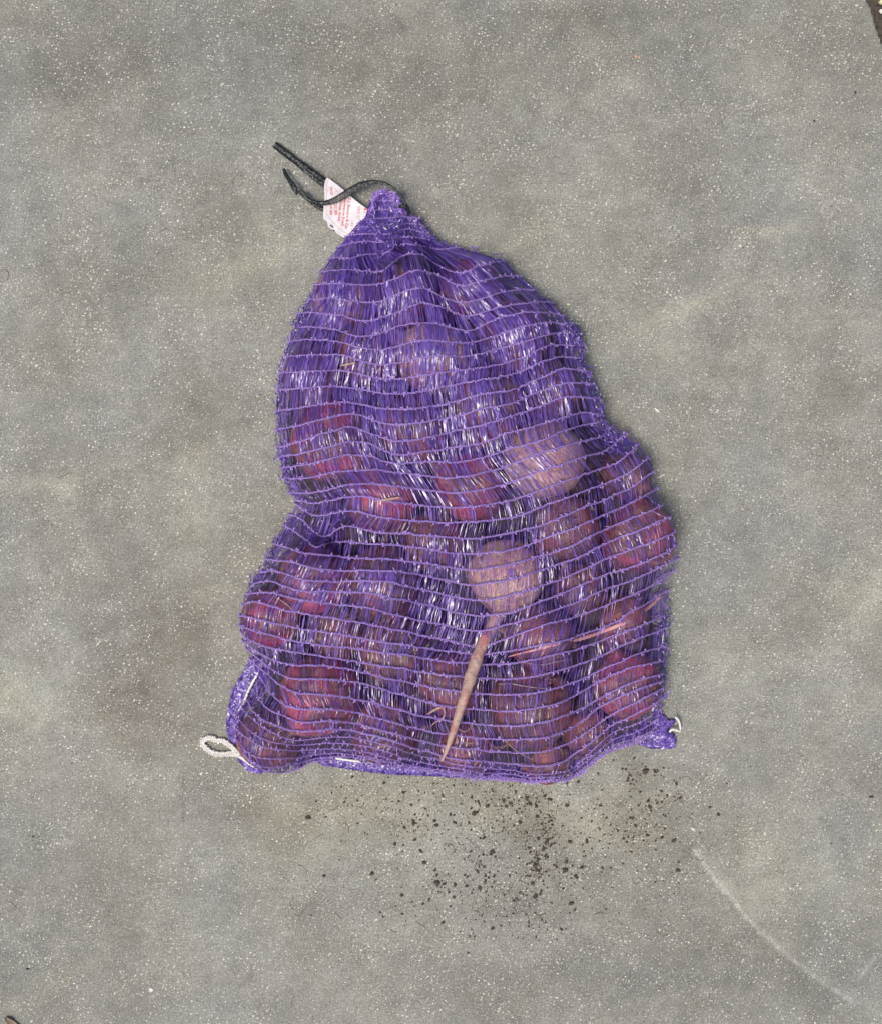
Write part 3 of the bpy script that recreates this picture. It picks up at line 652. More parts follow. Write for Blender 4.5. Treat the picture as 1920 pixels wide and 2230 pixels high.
# bottom skirt, under the last row
last = FULL[-1]; d_in = np.zeros_like(last); d_in[:, 1] = 1
prev = last
for q, zz in ((-.001, .6), (.004, .2), (.014, .04)):
    nx = last + d_in * q; nx[:, 2] = last[:, 2] * zz + .0008
    for _ in range(2): add_fibres(prev, nx, int(.45 / .002), .001, -.0002, .6)
    prev = nx
fo = link('net_fibres', mesh_np('net_fibres', np.concatenate(FV), np.concatenate(FF), True, np.concatenate(FT)), M['fibre'], bag)
tag(fo, kind='stuff')

# doubled selvedge along both sides: crumpled tapes running with the edge
def edge_fuzz(poly, n, spread, z0, z1, ln, name, mat, w=.001, kind=None, parent=bag, inward=1):
    P = resample(np.asarray(poly, float), 400); T = norm(np.gradient(P, axis=0)); Nr = np.stack([-T[:, 1], T[:, 0]], -1)
    mb = MB()
    for _ in range(n):
        q = rng.integers(0, 400); c = P[q] + Nr[q] * spread * rng.normal(0, .5); a = math.atan2(T[q, 1], T[q, 0]) + rng.normal(0, .55)
        l = ln * rng.uniform(.5, 1.3); t = np.linspace(-.5, .5, 4)
        pp = np.stack([c[0] + np.cos(a) * l * t + rng.normal(0, 1.3, 4), c[1] + np.sin(a) * l * t + rng.normal(0, 1.3, 4)], -1)
        z = np.clip(rng.uniform(z0, z1) + rng.normal(0, .0008, 4), .0012, 1); C = U(pp[:, 0], pp[:, 1], z)
        tw = rng.normal(0, .8, 4); D = norm(np.gradient(C, axis=0)); sd_ = norm(np.cross(D, [0, 0, 1])); up = np.cross(sd_, D)
        side = (sd_ * np.cos(tw)[:, None] + up * np.sin(tw)[:, None]) * w * rng.uniform(.6, 1.5) / 2
        V = np.stack([C - side, C + side], 1).reshape(-1, 3); F = [(0, 1, 3, 2), (2, 3, 5, 4), (4, 5, 7, 6)]
        mb.add(V, F, rng.random() ** 1.3)
    o = link(name, mb.mesh(name), mat, parent)
    if kind: tag(o, kind=kind)
    return o

def flap(name, poly, z0, n, bumps=.004, base_t=.05, dirs=None, parent=bag, drop=None):
    """a thick crumpled double layer of net lying on the ground: solid sheet with raised tapes"""
    poly = np.asarray(poly, float); lo = poly.min(0) - 2; hi = poly.max(0) + 2; st_ = 2.5
    ax = np.arange(lo[0], hi[0], st_); ay = np.arange(lo[1], hi[1], st_); A_, B_ = np.meshgrid(ax, ay)
    msk = inpoly(A_, B_, poly); de = seg_dist(A_, B_, np.vstack([poly, poly[:1]]))
    z = z0 * np.clip(de / 9, 0, 1) ** .5 + bumps * (fbm(A_ / 9, B_ / 9, 2) - .35) * np.clip(de / 6, 0, 1) + .0014
    z = np.maximum(z, .001); Vt = U(A_, B_, z); I = np.full(A_.shape, -1); I[msk] = np.arange(msk.sum())
    q = msk[:-1, :-1] & msk[1:, :-1] & msk[:-1, 1:] & msk[1:, 1:]
    F = np.stack([I[1:, :-1][q], I[1:, 1:][q], I[:-1, 1:][q], I[:-1, :-1][q]], -1)
    mb = MB(); V0 = Vt[msk]; mb.add(V0, F, base_t * 2 * rng.random(len(V0)))
    Vb = V0.copy(); Vb[:, 2] = .0006; mb.add(Vb, F[:, ::-1], .1)
    cnt = 0
    while cnt < n:
        x = rng.uniform(lo[0], hi[0]); y = rng.uniform(lo[1], hi[1])
        if not inpoly(np.array(x), np.array(y), poly): continue
        cnt += 2; a = (rng.uniform(0, math.pi) if dirs is None else dirs + rng.normal(0, .5)); l = rng.uniform(8, 20); t = np.linspace(-.5, .5, 4)
        pp = np.stack([x + np.cos(a) * l * t + rng.normal(0, .9, 4), y + np.sin(a) * l * t + rng.normal(0, .9, 4)], -1)
        dd = seg_dist(pp[:, 0], pp[:, 1], np.vstack([poly, poly[:1]])); ins = inpoly(pp[:, 0], pp[:, 1], poly)
        if not ins.all(): continue
        zz = np.where(ins, z0 * np.clip(dd / 9, 0, 1) ** .5 + bumps * (fbm(pp[:, 0] / 9, pp[:, 1] / 9, 2) - .35) * np.clip(dd / 6, 0, 1), 0) + .0020 + .0008 * rng.random(4)
        C = U(pp[:, 0], pp[:, 1], np.maximum(zz, .0015)); tw = rng.normal(0, .4, 4); D = norm(np.gradient(C, axis=0)); sd_ = norm(np.cross(D, [0, 0, 1])); up = np.cross(sd_, D)
        side = (sd_ * np.cos(tw)[:, None] + up * np.sin(tw)[:, None]) * .0019 * rng.uniform(.5, 1.5) / 2
        mb.add(np.stack([C - side, C + side], 1).reshape(-1, 3), [(0, 1, 3, 2), (2, 3, 5, 4), (4, 5, 7, 6)], .2 + .8 * rng.random())
    return link(name, mb.mesh(name), M['hem'], parent)

def z6(pts):  # points in the 420,1420 crop enlarged 7.4 times
    return [(420 + x / 7.4, 1420 + y / 7.4) for x, y in pts]
def z7(pts):  # points in the 1350,1480 crop enlarged 9.911 times
    return [(1350 + x / 9.911, 1480 + y / 9.911) for x, y in pts]
flap('hem', z6([(960, 60), (870, 200), (760, 380), (660, 550), (600, 720), (555, 930), (535, 1150), (550, 1350), (700, 1530), (790, 1640), (860, 1500), (780, 1200), (830, 900), (1000, 780), (1180, 500), (1150, 250), (1080, 60)]), .007, 900)
flap('hem', z6([(690, 1665), (720, 1740), (780, 1830), (870, 1920), (980, 1955), (1110, 1960), (1150, 1920), (1060, 1830), (960, 1780), (850, 1700), (780, 1650)]), .004, 260)
flap('hem', [(672, 1652), (690, 1640), (760, 1640), (860, 1655), (930, 1665), (930, 1691), (860, 1688), (812, 1684), (760, 1677), (705, 1668)], .004, 600, dirs=1.4)
flap('hem', [(925, 1660), (1000, 1668), (1100, 1678), (1175, 1690), (1170, 1706), (1088, 1701), (984, 1694), (925, 1690)], .003, 420, dirs=1.4)
flap('hem', z7([(720, 620), (850, 640), (950, 780), (1050, 880), (1180, 850), (1210, 930), (1080, 1040), (1060, 1150), (1170, 1150), (1220, 1300), (1195, 1480), (1000, 1510), (700, 1510), (520, 1460), (360, 1410), (420, 1350), (560, 1320), (640, 1150)]), .005, 700)
# gathered rim of the neck and the crumpled side seams
edge_fuzz([(812, 470), (812, 440), (818, 424), (832, 418), (850, 424), (866, 424), (868, 445), (880, 462)], 150, 5, .010, .026, 16, 'neck_rim', M['cord'], .0011)
for poly, n, zr in (([(690, 625), (664, 675), (645, 715), (632, 755), (620, 790), (611, 840), (611, 900), (613, 960), (620, 1020), (640, 1075)], 700, (.014, .036)),
                    ([(1240, 700), (1260, 750), (1272, 800), (1288, 845), (1303, 880), (1310, 915), (1325, 960), (1345, 985)], 520, (.02, .046)),
                    ([(900, 480), (935, 520), (1000, 546), (1080, 566), (1120, 606), (1200, 668)], 300, (.012, .03)),
                    ([(632, 1130), (600, 1190), (560, 1265), (534, 1320)], 300, (.012, .03)),
                    ([(1448, 1300), (1444, 1360), (1442, 1420), (1440, 1480), (1440, 1520)], 260, (.01, .03)),
                    ([(790, 480), (830, 500), (870, 480), (850, 540), (820, 560)], 420, (.030, .046)),
                    ([(700, 1150), (720, 1170), (690, 1200), (660, 1190), (700, 1140), (760, 1120)], 260, (.03, .044))):
    edge_fuzz(poly, int(n * .55), 12, zr[0], zr[1], 15, 'side_seam', M['hem'], .001, kind=None)

# ------------------------------------------------------------------ drawstring of the bag
def braid(pts_px, z, amp, r, per, strands=3, n=120, close=False, it=2):
    P = np.array(pts_px, float)
    if close: P = np.vstack([P, P[:1]])
    Q = smooth_path(P, n, it); zz = np.interp(np.linspace(0, 1, n), np.linspace(0, 1, len(z)), z) if hasattr(z, '__len__') else np.full(n, z)
    C = U(Q[:, 0], Q[:, 1], zz); T, A, Bn = frames(C); mb = MB()
    for k in range(strands):
        ph = 2 * math.pi * k / strands; t = np.arange(n) / per * 2 * math.pi + ph
        c = C + A * (amp * np.sin(t) * (1 + .25 * rng.normal(0, 1, n)))[:, None] + Bn * (amp * .6 * np.sin(2 * t))[:, None]
        V, F = tube(c, r * (1 + .2 * rng.random(n)), 6); mb.add(V, F)
    return mb
loop_pts = z6([(770, 1660), (690, 1590), (600, 1500), (480, 1410), (400, 1440), (280, 1360), (160, 1420), (150, 1490), (230, 1560), (300, 1620), (420, 1650), (560, 1640), (660, 1630), (780, 1680)])
link('drawstring_loop', braid(loop_pts, [.004, .004, .003, .003, .003, .003, .003, .003, .004, .005], .0023, .00082, 9, 2, 230).mesh('drawstring_loop'), M['string'], bag)
link('drawstring', braid(z6([(1085, 180), (1085, 290), (1000, 430), (930, 560), (880, 660), (840, 780), (790, 880), (745, 950)]), [.024, .021, .018, .016, .016, .017, .018], .0005, .0009, 14, 2, 90).mesh('drawstring'), M['string'], bag)
link('drawstring', braid([(731, 1651), (755, 1655), (790, 1659), (828, 1662)], .034, .0004, .0009, 18, 2, 60).mesh('drawstring'), M['string'], bag)
link('drawstring', braid(z6([(750, 1680), (830, 1730), (900, 1790), (990, 1840)]), .0085, .0008, .0009, 9, 3, 50).mesh('drawstring'), M['string'], bag)
link('drawstring', braid(z7([(1060, 1130), (1100, 1070), (1200, 1090), (1300, 1130), (1280, 960), (1240, 850), (1180, 815)]), [.009, .011, .010, .006, .009, .010, .008], .0005, .0008, 9, 2, 70).mesh('drawstring'), M['string'], bag)

# ------------------------------------------------------------------ beetroots
def beet_body(R_, squash, seed, axis_tail):
    nu, nv = 36, 24; th = np.linspace(0, math.pi, nv + 1); ph = np.arange(nu) * 2 * math.pi / nu
    TH, PH = np.meshgrid(th, ph, indexing='ij')
    r = 1 + .05 * (fbm(PH * 2.2 + seed, TH * 2.2, 0) - .5) * 2
    r = r * (1 + .03 * np.cos(3 * PH + seed)) ; r = np.where(TH < .35, r * (1 - .10 * (1 - TH / .35)), r)
    X_ = r * np.sin(TH) * np.cos(PH); Y_ = r * np.sin(TH) * np.sin(PH); Zz = r * np.cos(TH) * squash
    Zz -= np.where(TH > 2.5, .16 * ((TH - 2.5) / .64) ** 2, 0)
    V = np.stack([X_, Y_, Zz], -1) * R_
    V = V.reshape(-1, 3); I = np.arange(len(V)).reshape(nv + 1, nu); J = np.roll(I, -1, 1)
    F = np.stack([I[:-1], I[1:], J[1:], J[:-1]], -1).reshape(-1, 4)
    return mesh_np('root_body', V, F)

stub_mb = MB()
for k in range(9):
    a = k * 2.4; rr = .002 * math.sqrt(k); V, F = tube(np.array([[rr * math.cos(a), rr * math.sin(a), -.002], [1.3 * rr * math.cos(a), 1.3 * rr * math.sin(a), .003], [1.6 * rr * math.cos(a + .2), 1.6 * rr * math.sin(a + .2), .006]]), np.array([.0022, .0018, .0013]), 6)
    stub_mb.add(V, F)
stub_me = stub_mb.mesh('stalk_stub'); stub_me.materials.append(M['stub'])
t = np.linspace(0, 1, 14); rt = np.stack([.004 * np.sin(4 * t) * t, .003 * np.sin(6 * t) * t, -.026 * t], -1)
V, F = tube(rt, .0046 * (1 - t) ** 1.3 + .0004, 8); rmb = MB(); rmb.add(V, F); tail_me = rmb.mesh('taproot'); tail_me.materials.append(M['stub'])

beets = []
for k, ((px, py, r, lv, mt, sq, lab), (x, y, z, R_)) in enumerate(zip(B, bp)):
    t_ = tag(empty('beetroot', (x, y, z)), lab, 'beetroot', 'beetroots packed in the net bag')
    for _try in range(60):      # lie at random, but with the tail inside the bag
        v = Vector((rng.normal(), rng.normal(), rng.normal() * .6)); v.normalize()
        tip = Vector((x, y, z)) - v * (R_ * .95 + .026); cr_ = Vector((x, y, z)) + v * (R_ + .004)
        if all(inpoly(np.array(e.x), np.array(e.y), outw) and e.z < float(hsamp(np.array(e.x), np.array(e.y))) - .004 for e in (tip, cr_)) and tip.z > .002: break
    else: v = Vector((rng.normal() * .2, rng.normal() * .2, .0)); v = Vector((v.x, v.y, 1)).normalized()
    if k == 0: v = Vector((.3, .9, .25)).normalized()
    q = v.to_track_quat('Z', 'Y')
    me = beet_body(R_ * .955, min(1.0, sq), k * 3.7, None); o = link('root_body', me, M[mt], t_); o.rotation_euler = q.to_euler()
    s_ = bpy.data.objects.new('stalk_stub', stub_me); col.objects.link(s_); s_.parent = t_; s_.rotation_euler = q.to_euler(); s_.location = q @ Vector((0, 0, R_ * .84 * min(1, sq)))
    if k and _try < 59:
        s2 = bpy.data.objects.new('taproot', tail_me); col.objects.link(s2); s2.parent = t_; s2.rotation_euler = q.to_euler(); s2.location = q @ Vector((0, 0, -R_ * .9 * min(1, sq)))
    beets.append(t_)

SHORT = ['pale tan one', 'round brown centre-right one', 'big tan upper right one', 'rightmost bulging one', 'small right bulge one', 'magenta centre one', 'large purple left one', 'brown upper left one', 'magenta one under the fold', 'dull brown middle left one', 'bright pink left edge one', 'vivid pink orange one', 'bottom left corner one', 'taupe one behind taproot', 'big brown low right one', 'bottom right corner one', 'earthy one below tan one', 'small round earthy one', 'dark one left of taproot', 'half hidden centre one', 'one by the hem drawstring', 'one beside taproot tip', 'one over bottom edge', 'reddish one right of fold', 'dark middle one', 'dark one above centre', 'right shoulder one', 'slack net left one', 'pinkish tan upper one', 'upper right shoulder one', 'red patched top right one', 'top middle one', 'pale top left one', 'right edge one', 'dark lower left one', 'small bottom right one']
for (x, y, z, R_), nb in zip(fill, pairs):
    t_ = tag(empty('beetroot', (x, y, R_ + .0015)), 'shade-darkened filler beetroot between the ' + SHORT[nb[0]] + ' and ' + SHORT[nb[1]], 'beetroot', 'shade-darkened filler beetroots underneath in the bag')
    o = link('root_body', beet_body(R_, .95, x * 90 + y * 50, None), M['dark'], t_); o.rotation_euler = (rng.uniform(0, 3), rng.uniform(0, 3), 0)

def root_part(name, pts, z, rad, mat, owner, n=60, lumps=.08, k=10):
    Q = smooth_path(np.array(pts, float), n, 2); zz = np.interp(np.linspace(0, 1, n), np.linspace(0, 1, len(z)), z)
    C = U(Q[:, 0], Q[:, 1], zz) - np.array(owner.location)[None]
    rr = np.interp(np.linspace(0, 1, n), np.linspace(0, 1, len(rad)), rad) * S
    rr = rr * (1 + lumps * (fbm(np.linspace(0, n / 5, n), np.zeros(n), 1) - .5) * 2)
    V, F = tube(C, rr, k)
    W = V[:n * k].reshape(n, k, 3); W += (C[:, None] - W) * (.14 * (rng.random((n, k, 1)) - .5)); V[:n * k] = W.reshape(-1, 3)
    mb = MB(); mb.add(V, F); return link(name, mb.mesh(name), mat, owner)


def zon(px, py, lift):
    return float(drape(np.array([px]), np.array([py]), lift)[0, 2])

# taproot of the tan beetroot: leaves it under the net, comes out between two cords, lies on top
tp = [(1100, 1300), (1080, 1345), (1062, 1380), (1046, 1412), (1036, 1440), (1026, 1470), (1014, 1510), (1000, 1550), (988, 1590), (974, 1630), (962, 1658)]
tz = [zon(*tp[0], -.018), zon(*tp[1], -.014), zon(*tp[2], -.009), zon(*tp[3], .001)] + [zon(x, y, .007) for x, y in tp[4:]]
root_part('taproot', tp, tz, [17, 15, 13, 12.5, 13.5, 12.5, 11, 9.5, 7.5, 5.2, 2.4], M['root'], beets[0], 110, .16, 14)
root_part('rootlet', [(998, 1588), (1008, 1594), (1016, 1592), (1024, 1584)], [zon(1000, 1590, .007)] * 4, [.7, .8, .6, .4], M['hair'], beets[0], 20)
root_part('rootlet', [(975, 1640), (962, 1650), (957, 1646), (959, 1652)], [zon(970, 1645, .005)] * 4, [.6, .7, .5, .4], M['hair'], beets[0], 20)
# long pink root crossing the right side just under the cords
lp = [(1438, 1298), (1410, 1325), (1370, 1352), (1320, 1372), (1270, 1390), (1215, 1402), (1160, 1416), (1106, 1430)]
root_part('long_root', lp, [zon(x, y, -.0006) for x, y in lp], [3, 4.5, 4.5, 4.2, 4, 3.4, 2.6, 1.2], M['pinkroot'], beets[33], 80)
# small stubs of root or stalk sticking through the net
root_part('root_tip', [(742, 797), (758, 793), (774, 790)], [zon(742, 797, .002), zon(758, 793, .005), zon(774, 790, .006)], [1.2, 2.4, 1.6], M['root'], beets[27], 20)
root_part('root_tip', [(815, 1092), (842, 1088), (872, 1083)], [zon(815, 1092, -.001), zon(842, 1088, .003), zon(872, 1083, .006)], [1.6, 2.8, 2.6], M['root'], beets[23], 20)
cu = [(930, 1556), (952, 1542), (966, 1540), (970, 1552), (964, 1566), (948, 1572), (940, 1580)]
root_part('curled_rootlet', cu, [zon(x, y, .001) for x, y in cu], [1.4, 2.6, 2.8, 2.6, 2.2, 1.6, 1], M['root'], beets[13], 40)
for own, pts in ((14, [(1085, 1490), (1110, 1488), (1150, 1496), (1190, 1500)]), (14, [(1090, 1600), (1105, 1620), (1130, 1640), (1160, 1655)]), (16, [(1125, 1440), (1180, 1450), (1210, 1440), (1240, 1436)]),
                 (18, [(890, 1380), (900, 1400), (905, 1430), (900, 1460)]), (10, [(600, 1300), (620, 1312), (640, 1330), (646, 1350)]), (12, [(560, 1560), (570, 1600), (566, 1640)])):
    root_part('rootlet', pts, [zon(x, y, -.001) for x, y in pts], [.8, 1.4, 1.2, .6][:len(pts)], M['hair'], beets[own], 30)
for _ in range(70):      # fine hairs on the beets, under the cords
    k = int(rng.integers(0, len(B))); px, py, r = B[k][:3]; a = rng.uniform(0, 6.28); d = rng.uniform(0, .6) * r; x0, y0 = px + d * math.cos(a), py + d * math.sin(a)
    if not inpoly(np.array(x0), np.array(y0), OUT): continue
    b = rng.uniform(0, 6.28); l = rng.uniform(8, 26); c = rng.normal(0, .6)
    pts = [(x0 + l * q * math.cos(b + c * q), y0 + l * q * math.sin(b + c * q)) for q in (0, .5, 1)]
    root_part('rootlet', pts, [zon(x, y, -.0012) for x, y in pts], [.5, .9, .3], M['hair'], beets[k], 10, k=4)

# ------------------------------------------------------------------ black plastic strap and paper label at the neck
def z1(pts): return [(560 + x / 4.0545, 280 + y / 4.0545) for x, y in pts]
def ribbon(pts, zs, widths, thick=.0009, n=160, crumple=.0006, roll=.25, seed=0, nw=7):
    Q = smooth_path(np.array(pts, float), n, 3); u = np.linspace(0, 1, n)
    zz = np.interp(u, np.linspace(0, 1, len(zs)), zs); ker = np.ones(9) / 9; zz = np.convolve(np.pad(zz, 4, 'edge'), ker, 'valid')
    C = U(Q[:, 0], Q[:, 1], zz); T, A, Bn = frames(C); w = np.interp(u, np.linspace(0, 1, len(widths)), widths) * S
    rl = roll * (fbm(u * 7 + seed, u * 0 + 1, 0) - .5) * 2
    s_ = np.linspace(-.5, .5, nw)
    Ad = A * np.cos(rl)[:, None] + Bn * np.sin(rl)[:, None]; Bd = Bn * np.cos(rl)[:, None] - A * np.sin(rl)[:, None]
    cr = crumple * (fbm(u[:, None] * n / 4 + seed, s_[None] * 5 + 5, 1, 3) - .5) * 2 + crumple * .8 * np.cos(s_[None] * 9 + 2 * fbm(u[:, None] * 12, 0 * s_[None], 2))
    V = C[:, None] + Ad[:, None] * (s_[None, :, None] * w[:, None, None]) + Bd[:, None] * cr[..., None]
    Vt = V + Bd[:, None] * thick / 2; Vb = V - Bd[:, None] * thick / 2
    A_ = np.vstack([Vt.reshape(-1, 3), Vb.reshape(-1, 3)]); A_[:, 2] = np.maximum(A_[:, 2], .0008)
    I = np.arange(n * nw).reshape(n, nw); J = I + n * nw; q = lambda a, b, c, d: np.stack([a, b, c, d], -1).reshape(-1, 4)
    F = np.vstack([q(I[:-1, :-1], I[:-1, 1:], I[1:, 1:], I[1:, :-1]), q(J[:-1, :-1], J[1:, :-1], J[1:, 1:], J[:-1, 1:]),
                   q(I[:-1, 0], I[1:, 0], J[1:, 0], J[:-1, 0]), q(I[:-1, -1], J[:-1, -1], J[1:, -1], I[1:, -1]),
                   q(I[0, :-1], J[0, :-1], J[0, 1:], I[0, 1:]), q(I[-1, :-1], I[-1, 1:], J[-1, 1:], J[-1, :-1])])
    mb = MB(); mb.add(A_, F); return mb
strap = tag(empty('plastic_strap', tuple(U(700, 400, .01))), 'black plastic strap looped round the gathered neck of the net bag', 'strap')
def sp(name, mb):
    me = mb.mesh(name); me.transform(__import__('mathutils').Matrix.Translation(-strap.location)); return link(name, me, M['band'], strap)
sp('strap_end', ribbon(z1([(155, 140), (250, 215), (350, 290), (450, 370), (540, 440), (610, 490), (700, 560), (820, 640)]), [.006, .008, .009, .009, .008, .004, .003, .003], [15, 17, 17, 17, 19, 19, 17, 16], .0012, 170, .0011, .5, 3))
sp('strap_end', ribbon(z1([(375, 560), (420, 600), (470, 640), (530, 690), (600, 720)]), [.012, .010, .008, .006, .005], [5, 9, 9, 9, 8], .001, 60, .0004, .6, 8))
sp('strap_loop', ribbon(z1([(237, 355), (250, 395), (280, 445), (315, 495), (340, 545), (350, 580)]), [.010, .012, .014, .016, .017, .016], [7, 8, 8, 11, 13, 4], .001, 80, .0006, .6, 5))
sp('strap_loop', ribbon(z1([(345, 582), (375, 555), (405, 560), (430, 610), (480, 645), (560, 662), (650, 650), (740, 605), (830, 545), (930, 490), (1030, 467), (1130, 482), (1220, 535), (1290, 625), (1325, 700), (1345, 752)]),
   [.018, .018, .017, .015, .014, .015, .018, .022, .026, .030, .033, .034, .034, .032, .030, .028], [4, 8, 9, 9, 11, 13, 15, 15, 14, 10, 8, 7, 6, 6, 7, 8], .0012, 260, .0004, .22, 11))
sp('strap_knot', ribbon(z1([(1250, 690), (1285, 680), (1320, 700), (1340, 740), (1330, 770)]), [.034, .036, .034, .031, .028], [7, 8, 7, 6, 6], .0016, 50, .0004, .4, 17))

def z8(x, y): return (690 + x / 12.743, 375 + y / 12.743)
def zlab(px, py):
    return .0095 + .0022 * (fbm(px / 26, py / 26, 2) - .4) + .010 * np.clip((px - 745) / 70, 0, 1) + .0012 * np.sin((px + py) / 9)
tagpoly = np.array([z8(*p) for p in [(285, 150), (360, 190), (560, 340), (730, 480), (880, 620), (1150, 840), (1400, 1020), (1390, 1100), (1340, 1240), (1260, 1330), (1130, 1450), (1000, 1580), (930, 1680), (890, 1760), (830, 1840), (700, 1790), (560, 1700), (500, 1640), (430, 1590), (330, 1530), (300, 1450), (285, 1370), (190, 1290), (175, 1230), (190, 1050), (195, 880), (220, 760), (215, 560), (205, 380), (240, 220)]])
label = tag(empty('paper_label', tuple(U(750, 450, .01))), 'small creased white paper label with red print, tucked beside the neck of the bag', 'label')
def lab_mesh(name, poly, mat, lift, holes=(), step=1.4, thick=.0004):
    poly = np.asarray(poly, float)
    P = []
    for a, b in zip(poly, np.roll(poly, -1, 0)):
        m = max(1, int(np.hypot(*(b - a)) / 3)); P += [a + (b - a) * q / m for q in range(m)]
    P = np.array(P); from mathutils.geometry import delaunay_2d_cdt
    lo = P.min(0); hi = P.max(0); A_, B_ = np.meshgrid(np.arange(lo[0] + 1, hi[0], 2.5), np.arange(lo[1] + 1, hi[1], 2.5))
    k = inpoly(A_, B_, P) & (seg_dist(A_, B_, np.vstack([P, P[:1]])) > 1); pts = [Vector(p) for p in P] + [Vector(p) for p in np.stack([A_[k], B_[k]], -1)]
    faces = [list(range(len(P)))]
    vs, _e, fs, *_ = delaunay_2d_cdt(pts, [], faces, 1, 1e-6)
    v = np.array([list(q) for q in vs]); C = U(v[:, 0], v[:, 1], zlab(v[:, 0], v[:, 1]) + lift)
    C2 = C.copy(); C2[:, 2] -= thick
    F = [list(f)[::-1] for f in fs]; nv = len(v)
    # orientation: make the top face up
    a, b, c = C[F[0][0]], C[F[0][1]], C[F[0][2]]
    if np.cross(b - a, c - a)[2] < 0: F = [f[::-1] for f in F]
    F2 = [[q + nv for q in f[::-1]] for f in F]
    me = bpy.data.meshes.new(name); off = np.array(label.location)
    me.from_pydata([tuple(q - off) for q in np.vstack([C, C2])], [], F + F2 if lift < .0002 else F); me.update()
    return link(name, me, mat, label)
lab_mesh('paper', tagpoly, M['paper'], 0)
def mark(name, pts, w, mat, lift=.00035):
    Q = smooth_path(np.array(pts, float), max(12, 6 * len(pts)), 1); T = norm(np.gradient(Q, axis=0)); N_ = np.stack([-T[:, 1], T[:, 0]], -1) * w / 2
    a = Q + N_; b = Q - N_; n = len(Q); V = np.concatenate([U(a[:, 0], a[:, 1], zlab(a[:, 0], a[:, 1]) + lift), U(b[:, 0], b[:, 1], zlab(b[:, 0], b[:, 1]) + lift)]) - np.array(label.location)
    i = np.arange(n - 1); mb = MB(); mb.add(V, np.stack([i, i + 1, i + 1 + n, i + n], -1)); return link(name, mb.mesh(name), mat, label)
mark('printed_border', [z8(*p) for p in [(340, 200), (285, 300), (262, 400), (285, 480), (275, 620), (268, 760), (262, 900), (258, 1100), (290, 1190), (380, 1310), (560, 1500), (720, 1640), (800, 1690), (890, 1720)]], .9, M['palered'])
dg = bpy.context.evaluated_depsgraph_get()
def word(text, p0, p1, size, mat):
    """flat printed line from p0 to p1 (label crop coordinates); height size in photograph pixels"""
    cu = bpy.data.curves.new('printed_line', 'FONT'); cu.body = text; cu.size = 1.0; cu.resolution_u = 2; cu.offset = .03
    tmp = bpy.data.objects.new('printed_line', cu); col.objects.link(tmp); bpy.context.view_layer.update()
    me = bpy.data.meshes.new_from_object(tmp.evaluated_get(bpy.context.evaluated_depsgraph_get())); bpy.data.objects.remove(tmp); bpy.data.curves.remove(cu)
    n = len(me.vertices); v = np.zeros(n * 3); me.vertices.foreach_get('co', v); v = v.reshape(-1, 3)
    a = np.array(z8(*p0)); b = np.array(z8(*p1)); d = b - a; L = np.hypot(*d); d /= L; u = np.array([d[1], -d[0]])   # up of the letters
    x = (v[:, 0] - v[:, 0].min()) / (v[:, 0].max() - v[:, 0].min()) * L; y = v[:, 1] * size / .7
    P = a[None] + d[None] * x[:, None] + u[None] * y[:, None]
    C = U(P[:, 0], P[:, 1], zlab(P[:, 0], P[:, 1]) + .00035) - np.array(label.location)
    me.vertices.foreach_set('co', C.astype(np.float32).ravel()); me.update()
    me.materials.clear(); o = link('printed_line', me, mat, label); return o
# the letters run downwards with their tops to the right
word('Z.J. Bowers & Co', (880, 690), (790, 1560), 5.6, M['red'])
word('Hergrange Road', (760, 700), (690, 1480), 5.6, M['red'])
word('West Avon', (640, 790), (590, 1350), 5.4, M['red'])
word('CL2 2ER', (490, 840), (505, 1200), 5.4, M['red'])
word('WO', (365, 400), (385, 640), 5.4, M['red'])
word('UK1890', (365, 910), (360, 1190), 5.4, M['red'])
word('/I.', (500, 450), (500, 600), 5.2, M['palered'])
word('VAC O', (1140, 920), (1110, 1290), 6.0, M['palered'])
word('01', (950, 1390), (945, 1600), 5.2, M['palered'])
word('I:', (1310, 1000), (1310, 1140), 6.0, M['red'])
for poly in ([(370, 1440), (460, 1510), (450, 1550), (375, 1490)], [(430, 1590), (505, 1610), (495, 1650), (455, 1630)], [(740, 1735), (790, 1755), (790, 1770), (740, 1750)], [(765, 1775), (815, 1795), (800, 1812), (765, 1790)]):
    lab_mesh('printed_mark', [z8(*p) for p in poly], M['band'], .0004)

